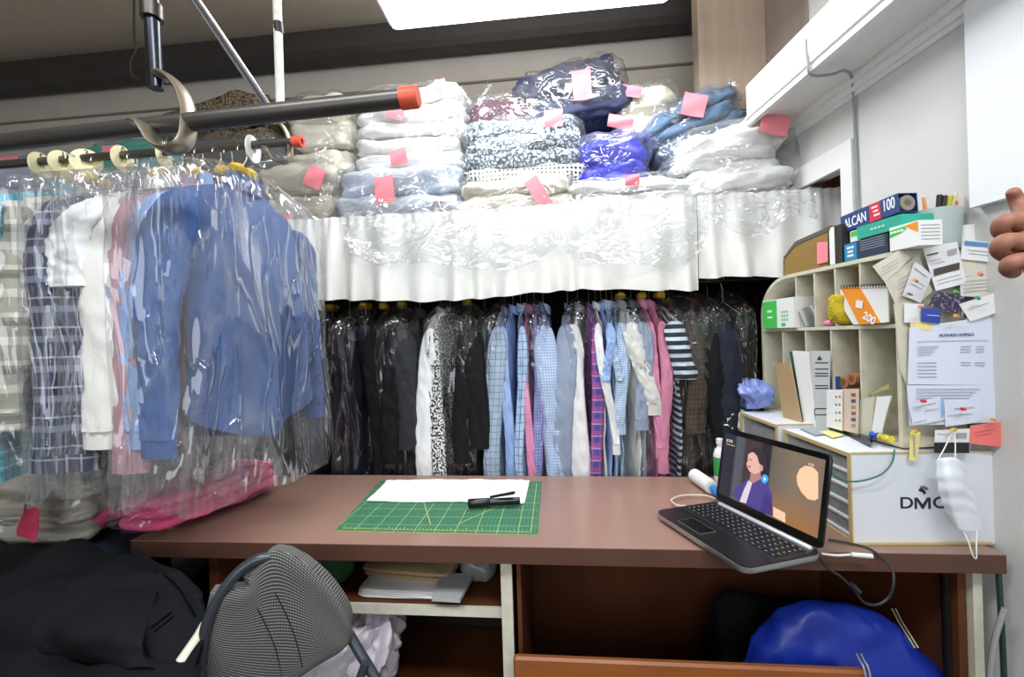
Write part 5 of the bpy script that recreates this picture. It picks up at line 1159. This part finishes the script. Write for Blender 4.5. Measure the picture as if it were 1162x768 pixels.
# face mask
t_ = thing('face_mask', 'white disposable face mask hanging by its ear loop in front of the DMC cabinet', 'mask', PY(1084, 560, 1.20))
rows = P3([[(1063, 521, 1.205), (1074, 519, 1.19), (1085, 520, 1.195), (1097, 530, 1.21)], [(1064, 545, 1.20), (1076, 545, 1.175), (1090, 545, 1.18), (1104, 555, 1.205)], [(1069, 570, 1.20), (1080, 572, 1.18), (1096, 572, 1.185), (1110, 580, 1.205)], [(1079, 590, 1.205), (1088, 600, 1.19), (1101, 602, 1.19), (1114, 601, 1.205)]])
drape(rows, 40, 40, disp=.002, dscale=8, seed=3, thick=.0015, fold=lambda u, v: .001 * sin(v * 30) if v < .8 else 0).build('mask_cloth', M('mask_white', 'e4e8f0', .75), t_, angle=80)
MB().tube([PY(1064, 522, 1.2), PY(1072, 508, 1.21), PY(1081, 489, 1.225), PY(1083, 489, 1.225), PY(1084, 505, 1.21), PY(1084, 520, 1.2)], .0014, 6, sub=5).build('ear_loop', whitep, t_)
MB().tube([PY(1092, 601, 1.2), PY(1098, 612, 1.18), PY(1104, 630, 1.17), PY(1108, 633, 1.17), PY(1108, 618, 1.175), PY(1109, 602, 1.2)], .0014, 6, sub=5).build('ear_loop', whitep, t_)

# ------------------------------------------------------------------ laptop
LZ = cz + .004
LA_, LB_, LC_ = PZ(741, 578, LZ + .022), PZ(847, 646, LZ + .022), PZ(928, 626, LZ + .022)
xd = (LB_ - LA_).normalized(); yd = Vector((-xd.y, xd.x, 0)); LW = (LB_ - LA_).length * .975; LD = .238
print('laptop', LW, (LC_ - LB_).length)
mid = (LA_ + LB_) / 2 + yd * LD / 2; rzl = math.atan2(xd.y, xd.x)
lt = thing('laptop', 'open black and silver laptop with a video playing, front corner overhanging the counter', 'laptop', (mid.x, mid.y, LZ), rzl)
silver = M('laptop_silver', 'b9bcbd', .3, .8); lblack = M('laptop_black', '1a1a1c', .3, var=.05); keym = M('key_black', '16171a', .35); keyt = M('key_legend', 'c8ccd0', .5)
def rrect(w, d, r, n=6):
    out = []
    for cx, cy, a0 in ((w / 2 - r, d / 2 - r, 0), (-w / 2 + r, d / 2 - r, pi / 2), (-w / 2 + r, -d / 2 + r, pi), (w / 2 - r, -d / 2 + r, 3 * pi / 2)):
        for k in range(n + 1): a = a0 + pi / 2 * k / n; out.append((cx + r * cos(a), cy + r * sin(a)))
    return out
P = [[Vector((x * s, y * s, z)) for x, y in rrect(LW, LD, .028)] for s, z in ((.95, .001), (.985, .004), (1, .010), (1, .018))]
MB().grid(P, True, cap=True).build('base', silver, lt, local=True)
P = [[Vector((x, y, z)) for x, y in rrect(LW * .985, LD * .975, .024)] for z in (.0182, .0215)]
MB().grid(P, True, cap=True).build('palm_rest', lblack, lt, local=True)
b = MB(); b.prism([Vector((x - .045, y - .072, .0216)) for x, y in rrect(.098, .054, .006)], (0, 0, .0006)); tp_ = b.build('touchpad_frame', silver, lt, local=True, smooth_=False)
b = MB(); b.prism([Vector((x - .045, y - .072, .0222)) for x, y in rrect(.094, .050, .005)], (0, 0, .0004)); b.build('touchpad', M('touchpad_black', '111113', .25), tp_, local=True, smooth_=False)
for k in range(5): MB().tube([(-.16 - .0, -.118 , .006), (-.155, -.118, .006)], .002, 6)
kb = MB().prism([Vector((x + .002, y + .030, .0216)) for x, y in rrect(.342, .108, .006)], (0, 0, .0003)).build('keyboard_well', M('key_well', '2c2e31', .4), lt, local=True, smooth_=False)
kmesh = None; cols, rws = 16, 6; kw_, kd = .332 / cols, .100 / rws
for j in range(rws):
    i = 0
    while i < cols:
        span = 5 if (j == 0 and i == 4) else 1
        cx = .002 - .166 + (i + span / 2) * kw_; cy = .030 - .050 + (j + .5) * kd
        if kmesh is None or span > 1:
            mb = MB(); w2_, d2_ = kw_ * span - .0035, kd - .0035
            mb.grid([[Vector((x * s, y * s, z)) for x, y in rrect(w2_, d2_, .002, 2)] for s, z in ((1, .0), (1, .0014), (.90, .0022))], True, cap=True)
            if span == 1: mb.box((-.003, .0015, .0023), (.003, .003, .0003), mi=1)
            o = mb.build('key', [keym, keyt], kb, local=True, angle=30)
            if span == 1: kmesh = o.data
        else:
            o = bpy.data.objects.new('key', kmesh); COL.objects.link(o); o.parent = kb
        o.location = (cx, cy, .0219); i += span
# screen
th_ = radians(10); SH = .232; sn = Vector((0, -cos(th_), sin(th_))); su = Vector((0, sin(th_), cos(th_))); s0 = Vector((0, LD / 2 - .012, .020))
Rs = Matrix((Vector((1, 0, 0)), -sn, su)).transposed()
def scr(x, z, o=0.0): return s0 + Vector((x, 0, 0)) + su * z + sn * o
lid = MB(); rows = []
pr = rrect(LW, SH, .016)
rows = [[scr(x * s, z * s + SH / 2 + .008, o) for x, z in pr] for s, o in ((.97, -.010), (1, -.006), (1, .0), (.99, .002))]
lid = lid.grid([r[::-1] for r in rows][::-1], True, cap=True).build('screen_lid', M('laptop_gloss', '0c0c0e', .15), lt, local=True)
MB().tube([scr(-LW * .44, .0, .004), scr(-LW * .43, .0, .004), scr(LW * .43, .0, .004), scr(LW * .44, .0, .004)], [.006, .0075, .0075, .006], 14).build('hinge_bar', M('hinge_silver', 'd5d7d8', .3, .4), lt, local=True)
pw, ph_ = LW * .93, SH * .83; pz = SH / 2 + .012
wm = wmat(lt); sp0 = wm @ scr(0, pz, .0022); snw = (wm.to_3x3() @ sn).normalized()
def smat(nm, c_, e=.9):
    if nm in MC: return MC[nm]
    m_ = M(nm, c_, .5, emit=e); return m_
b = MB(); 
disp_o = MB().prism([scr(x, z + pz, .0021) for x, z in ((-pw / 2, -ph_ / 2), (pw / 2, -ph_ / 2), (pw / 2, ph_ / 2), (-pw / 2, ph_ / 2))], sn * .0004).build('display', smat('scr_bg', '4a4146'), lt, local=True, smooth_=False)
# warm right side of the picture: gradient in object space
mt = MC['scr_bg']; k = N(mt); bs_ = mt.node_tree.nodes['Principled BSDF']; tc = k.n('ShaderNodeTexCoord').outputs['Object']; sp_ = k.n('ShaderNodeSeparateXYZ'); k.l(tc, sp_.inputs[0])
rp = k.n('ShaderNodeValToRGB'); mr_ = k.n('ShaderNodeMapRange'); mr_.inputs[1].default_value = -pw / 2; mr_.inputs[2].default_value = pw / 2; k.l(sp_.outputs[0], mr_.inputs[0]); k.l(mr_.outputs[0], rp.inputs[0])
el = rp.color_ramp.elements; el[0].position = 0; el[0].color = lin('2e2a38'); el[1].position = 1; el[1].color = lin('8a7468')
for pos, c_ in ((.13, '2b2632'), (.16, '5b5f68'), (.24, '565a66'), (.26, '4a3436'), (.42, '4a3a3c'), (.45, '24222c'), (.53, '2b2833'), (.54, '6f675f'), (.75, '8b7a66'), (.9, '8d7765')):
    e_ = el.new(pos); e_.color = lin(c_)
mz = k.n('ShaderNodeMapRange'); mz.inputs[1].default_value = .03; mz.inputs[2].default_value = .14; k.l(sp_.outputs[2], mz.inputs[0])
warm = k.math('MULTIPLY', k.math('GREATER_THAN', mr_.outputs[0], .54), k.math('SUBTRACT', 1.0, mz.outputs[0]))
cx_ = k.mix(warm, rp.outputs[0], lin('b4763a')); k.l(cx_, bs_.inputs['Emission Color']); bs_.inputs['Base Color'].default_value = (.01, .01, .01, 1); bs_.inputs['Roughness'].default_value = .25
lay = [0]
def sp(name, pts, c_, e=.6):
    lay[0] += 1; o_ = .0006 + lay[0] * .00008
    P = [PP(800 + a * .1822, 480 + b_ * .1823, sp0 + snw * o_, snw) for a, b_ in pts]
    q = MB().prism(P, snw * .00005).build(name, smat('scr_' + c_, c_, e), disp_o, smooth_=False); return q
def ell(cx, cy, rx, ry, n=24, a0=0): return [(cx + rx * cos(2 * pi * k / n + a0), cy + ry * sin(2 * pi * k / n + a0)) for k in range(n)]
sp('picture_moon', [(705, 310), (705, 470), (680, 482), (640, 472), (600, 430), (575, 380), (570, 330), (590, 285), (625, 265), (665, 272), (690, 290)], 'd3a886', .75)
sp('picture_glow', [(425, 520), (500, 560), (500, 620), (425, 580)], 'c8a890', .8)
sp('picture_jacket', [(170, 440), (210, 390), (270, 345), (330, 340), (390, 375), (418, 440), (420, 580), (330, 545), (250, 500), (200, 470)], '443a78')
sp('picture_jacket', [(340, 545), (360, 470), (385, 430), (415, 470), (420, 580)], '3a2f6c')
sp('picture_shirt', [(268, 360), (300, 350), (280, 420), (255, 500), (215, 488), (240, 420)], 'c5b6bd')
sp('picture_neck', [(285, 300), (345, 300), (350, 345), (300, 375), (278, 362)], '9a716c')
sp('picture_face', [(268, 195), (300, 170), (335, 180), (352, 215), (358, 270), (345, 305), (310, 318), (278, 302), (262, 270), (258, 250), (266, 238)], 'c79a90')
sp('picture_hair', [(262, 205), (275, 175), (300, 155), (340, 158), (370, 185), (385, 225), (384, 260), (370, 290), (355, 320), (345, 300), (348, 262), (335, 245), (325, 205), (300, 180), (280, 185)], '2a2328')
sp('picture_ear', ell(350, 280, 12, 20), 'b58880')
sp('picture_mouth', [(268, 262), (284, 268), (282, 276), (270, 274)], '7c4a4c'); sp('picture_eye', [(276, 225), (292, 226), (292, 231), (276, 230)], '3a2a2c')
sp('picture_button', ell(372, 348, 22, 28), '2c86d0', 1.0); sp('picture_button', [(367, 336), (367, 360), (382, 350)], 'cfe6ff', 1.0)
for a in ((135, 98), (150, 100), (163, 104), (645, 245), (658, 248), (670, 252)): sp('picture_caption', [(a[0], a[1]), (a[0] + 9, a[1] + 2), (a[0] + 9, a[1] + 20), (a[0], a[1] + 18)], 'a89c98')
sp('picture_caption', [(132, 125), (185, 140), (185, 146), (132, 131)], '9c8a50')
# cables of the laptop
MB().tube([PZ(812, 566, cz + .01), PZ(800, 562, cz + .012), PZ(775, 562, cz + .012), PZ(762, 567, cz + .012), PZ(768, 573, cz + .012), PZ(778, 574, cz + .012)], .0028, 8, sub=6).build('charging_cable', M('cable_beige', 'd9cdb8', .5), label='cream cable looping behind the laptop keyboard', cat='cable')
b = MB(); b.tube([PZ(932, 628, cz + .006), PZ(950, 630, cz + .006), PZ(968, 629, cz + .006)], .003, 8, sub=4); b.tube([PZ(966, 629, cz + .008), PZ(990, 631, cz + .008)], .0058, 10)
b.build('white_cable', whitep, label='white cable with a thick plug end lying beside the laptop corner', cat='cable')
MB().tube([PZ(940, 612, cz + .006), PZ(962, 616, cz + .006), PZ(985, 622, cz + .006), PY(1000, 632, 1.19), PY(1012, 645, 1.17), PY(1014, 662, 1.15), PY(1008, 678, 1.15), PY(995, 686, 1.15), PY(980, 683, 1.15), PY(968, 668, 1.14), PY(955, 655, 1.14), PY(940, 645, 1.14), PY(928, 630, 1.14)], .0032, 8, sub=6).build('power_cable', M('cable_black', '26262b', .45), label='black adapter cable looping down over the counter edge from the laptop', cat='cable')
MB().tube([PY(966, 663, 1.135), PY(975, 672, 1.135)], .0062, 10).build('ferrite_bead', M('cable_black'), label='thick black ferrite bead on the hanging adapter cable', cat='cable part')

# ------------------------------------------------------------------ folding chair and black coat in front
fb = M('chair_fabric', '85837f', .9, pat=('plaid', [('v', .0064, .52, '242427', .95, 0), ('u', .0052, .35, '2b2b2e', .55, 0)])); ftube = M('chair_tube', '4a4f58', .3, .5)
t_ = thing('folding_chair', 'folding chair with striped grey padded back and dark tube frame in the foreground', 'chair', (-.66, .95, 0))
def cy(i): return .93 + .011 * i
C = [[(236, 676), (258, 673), (282, 670), (291, 645), (308, 627), (335, 636), (362, 658), (384, 686), (396, 708), (401, 722)],
     [(230, 705), (255, 704), (280, 698), (300, 683), (322, 675), (345, 680), (365, 694), (382, 710), (393, 722), (400, 727)],
     [(227, 735), (252, 737), (278, 733), (303, 726), (328, 720), (350, 720), (368, 724), (382, 729), (392, 731), (397, 733)],
     [(226, 768), (250, 770), (275, 770), (300, 767), (325, 762), (345, 755), (362, 747), (376, 741), (388, 737), (394, 736)],
     [(228, 820), (248, 822), (270, 815), (292, 805), (312, 792), (332, 776), (350, 762), (366, 752), (380, 744), (390, 740)]]
rows = [[PY(a, b_, cy(i) + .012 * math.sin(i / 9 * pi) * (1 if j else .4)) for i, (a, b_) in enumerate(r)] for j, r in enumerate(C)]
mb = drape(rows, 72, 60, disp=.0, seed=1, thick=.030, fold=lambda u, v: -.012 * (max(0, .12 - min(u, 1 - u, v)) / .12) ** 2)
# weave follows the cushion
nu_, nv_ = 72, 60
for fi in range(nu_ * nv_):
    i, j = fi % nu_, fi // nu_; mb.uv[fi] = [((i + a) / nu_ * .36 + (j + c) / nv_ * .05, (j + c) / nv_ * .32 - (i + a) / nu_ * .16 * (1 - .5 * (i + a) / nu_)) for a, c in ((0, 0), (1, 0), (1, 1), (0, 1))]
bk_ = mb.build('backrest', fb, t_, angle=60)
from mathutils.bvhtree import BVHTree
def on(o_, px, py, off=.001):
    wm_ = wmat(o_); bv = BVHTree.FromPolygons([wm_ @ v.co for v in o_.data.vertices], [list(pl.vertices) for pl in o_.data.polygons])
    d = ray(px, py).normalized(); h = bv.ray_cast(CAM, d); return (h[0] - d * off) if h[0] is not None else CAM + d
for S_ in (((292, 690), (303, 712), (314, 740), (322, 775)), ((312, 672), (326, 700), (337, 730), (343, 757))):
    MB().tube([on(bk_, a, b_, .0) for a, b_ in S_], .0016, 6, sub=4).build('seam', M('seam_black', '1a1a1c', .8), bk_)
fr = [PY(229, 1000, .92), PY(227, 860, .925), PY(226, 790, .928), PY(228, 748, .93), PY(236, 705, .935), PY(255, 668, .95), PY(278, 643, .97), PY(305, 632, .99), PY(340, 640, 1.03), PY(372, 672, 1.055), PY(392, 712, 1.06), PY(425, 768, 1.04), PY(470, 840, 1.02), PY(520, 930, 1.0)]
fr = [Vector((fr[0].x, fr[0].y + .02, .01))] + fr[1:-1] + [Vector((fr[-1].x + .06, fr[-1].y, .01))]
MB().tube(fr, .0125, 14, sub=8).build('frame', ftube, t_)
MB().squad((-.66, 1.0, .44), (.40, .38, .045), .5, .35, 40, 16).build('seat', fb, t_)
p1 = PY(415, 752, 1.03); MB().tube([p1, Vector((-.56, 1.0, .44)), Vector((-.5, .75, .012))], .011, 12).build('leg', ftube, t_)
MB().tube([PY(228, 800, .93), Vector((-.86, 1.0, .44)), Vector((-.92, 1.15, .012))], .011, 12).build('leg', ftube, t_)
MB().tube([PY(172, 800, .83), PY(226, 722, .93), PY(234, 708, .95)], .013, 12).build('cream_tube', M('cream_tube', 'd9d6c2', .4), label='cream painted metal tube rising beside the folding chair, bottom left', cat='tube')
coat = M('black_coat', '0d0f13', .85, bump=.15, bscale=220, spec=.2)
t_ = thing('black_coat', 'large black coat heaped in the bottom left corner with a welt pocket', 'coat', (-1.25, .95, 0))
CJ = [[(-90, 640, 1.12), (-20, 622, 1.12), (60, 620, 1.12), (120, 628, 1.11), (165, 637, 1.09), (205, 652, 1.06), (236, 676, 1.02)],
      [(-90, 680, 1.04), (-20, 652, 1.04), (50, 650, 1.03), (110, 650, 1.03), (155, 662, 1.02), (200, 688, .99), (238, 712, .97)],
      [(-90, 720, .98), (-20, 690, .96), (40, 680, .95), (95, 690, .96), (140, 705, .93), (190, 722, .93), (232, 740, .93)],
      [(-90, 770, .92), (-20, 740, .90), (40, 735, .88), (95, 745, .90), (140, 745, .89), (185, 758, .89), (225, 768, .90)],
      [(-90, 850, .86), (-20, 800, .84), (40, 800, .82), (95, 800, .83), (140, 800, .83), (185, 810, .84), (222, 810, .86)]]
rows = P3(CJ); rows.append([Vector((p.x, p.y + .0, .30)) for p in rows[-1]]); rows.append([Vector((p.x * 1.0, p.y, .01)) for p in rows[-1]])
cb_ = drape(rows, 130, 110, disp=.006, dscale=6, seed=11, thick=.02, ridge=.030, fold=lambda u, v: .030 * math.exp(-(((u - .58) / .20) ** 2 + ((v - .34) / .10) ** 2)) + .028 * math.exp(-(((u - .18) / .22) ** 2 + ((v - .42) / .09) ** 2))).build('coat_body', coat, t_, angle=80)
rows = [[on(cb_, 60 + 24 * i, 735 - 16 * j + 4 * i * (1 - j / 4) - (30 if j == 4 else 0) * 0, .0) - Vector((0, .034 * sin(pi * min(1, j / 4 + .05)) + .004, 0)) for i in range(6)] for j in (4, 3, 2, 1, 0)]
drape(rows, 50, 40, disp=.003, dscale=8, seed=5, thick=.014, ridge=.008).build('coat_lapel', coat, t_, angle=80)
for S_, r__ in ((((153, 727), (174, 710), (194, 695)), .0026), (((157, 731), (178, 714), (197, 699)), .0018)):
    MB().tube([on(cb_, a, b_, .036 if False else .002) for a, b_ in S_], r__, 6).build('pocket_welt', M('welt', '030304', .9, spec=.1), t_)
MB().tube([on(cb_, a, b_, .001) for a, b_ in ((176, 648), (190, 655), (203, 668), (213, 684), (222, 700))], .0026, 6, sub=5).build('collar_seam', M('welt'), t_)

# ------------------------------------------------------------------ hand of a person at the right edge
skin = M('skin', '94614e', .55, var=.06, vscale=30)
Yh = .52
def hp_(px, py, dy=0): return PY(px, py, Yh + dy)
chain = {'palm': [(hp_(1700, 900, -.12), .045), (hp_(1480, 640, -.06), .040), (hp_(1290, 400), .030), (hp_(1240, 350), .028), (hp_(1200, 300, .01), .030), (hp_(1175, 268, .02), .026)]}
me = bpy.data.meshes.new('person'); vs = []; es = []; rd = []
def chn(lst, root=None):
    prev = root
    for p, r__ in lst:
        vs.append(p); rd.append(r__); i = len(vs) - 1
        if prev is not None: es.append((prev, i))
        prev = i
    return prev
chn(chain['palm'])
chn([(hp_(1160, 236, .03), .0090), (hp_(1153, 226, .035), .0078), (hp_(1148, 214, .03), .0062)], 5)          # index, pointing up
chn([(hp_(1158, 252, .0), .0105), (hp_(1138, 250, -.005), .0100), (hp_(1133, 262, .0), .0088), (hp_(1145, 270, .015), .0075)], 5)
chn([(hp_(1160, 276, -.01), .0105), (hp_(1140, 272, -.02), .0100), (hp_(1131, 284, -.015), .0088), (hp_(1144, 292, .0), .0075)], 5)
chn([(hp_(1168, 296, -.015), .0100), (hp_(1148, 296, -.025), .0092), (hp_(1142, 306, -.02), .0082), (hp_(1152, 310, -.005), .007)], 4)
chn([(hp_(1188, 262, .045), .0125), (hp_(1168, 246, .055), .0110), (hp_(1152, 246, .045), .0090)], 4)          # thumb
org = Vector(vs[0]); me.from_pydata([tuple(v - org) for v in vs], es, []); 
po = bpy.data.objects.new('person', me); COL.objects.link(po); po.location = org
md = po.modifiers.new('skin', 'SKIN'); md.use_smooth_shade = True
sd_ = me.skin_vertices[0].data if me.skin_vertices else None
if sd_ is None:
    import bmesh
    bm = bmesh.new(); bm.from_mesh(me); lay_ = bm.verts.layers.skin.verify()
    for v, r__ in zip(bm.verts, rd): v[lay_].radius = (r__, r__)
    bm.verts.ensure_lookup_table(); bm.verts[0][lay_].use_root = True; bm.to_mesh(me); bm.free()
else:
    for q, r__ in zip(sd_, rd): q.radius = (r__, r__)
    sd_[0].use_root = True
ms = po.modifiers.new('sub', 'SUBSURF'); ms.levels = 2; ms.render_levels = 2
dg = bpy.context.evaluated_depsgraph_get(); m2 = bpy.data.meshes.new_from_object(po.evaluated_get(dg)); po.modifiers.clear(); po.data = m2; m2.name = 'person'
m2.materials.clear(); m2.materials.append(skin)
for pl in m2.polygons: pl.use_smooth = True
tag(po, 'hand of a person with curled fingers reaching in at the right edge of the photo', 'person')
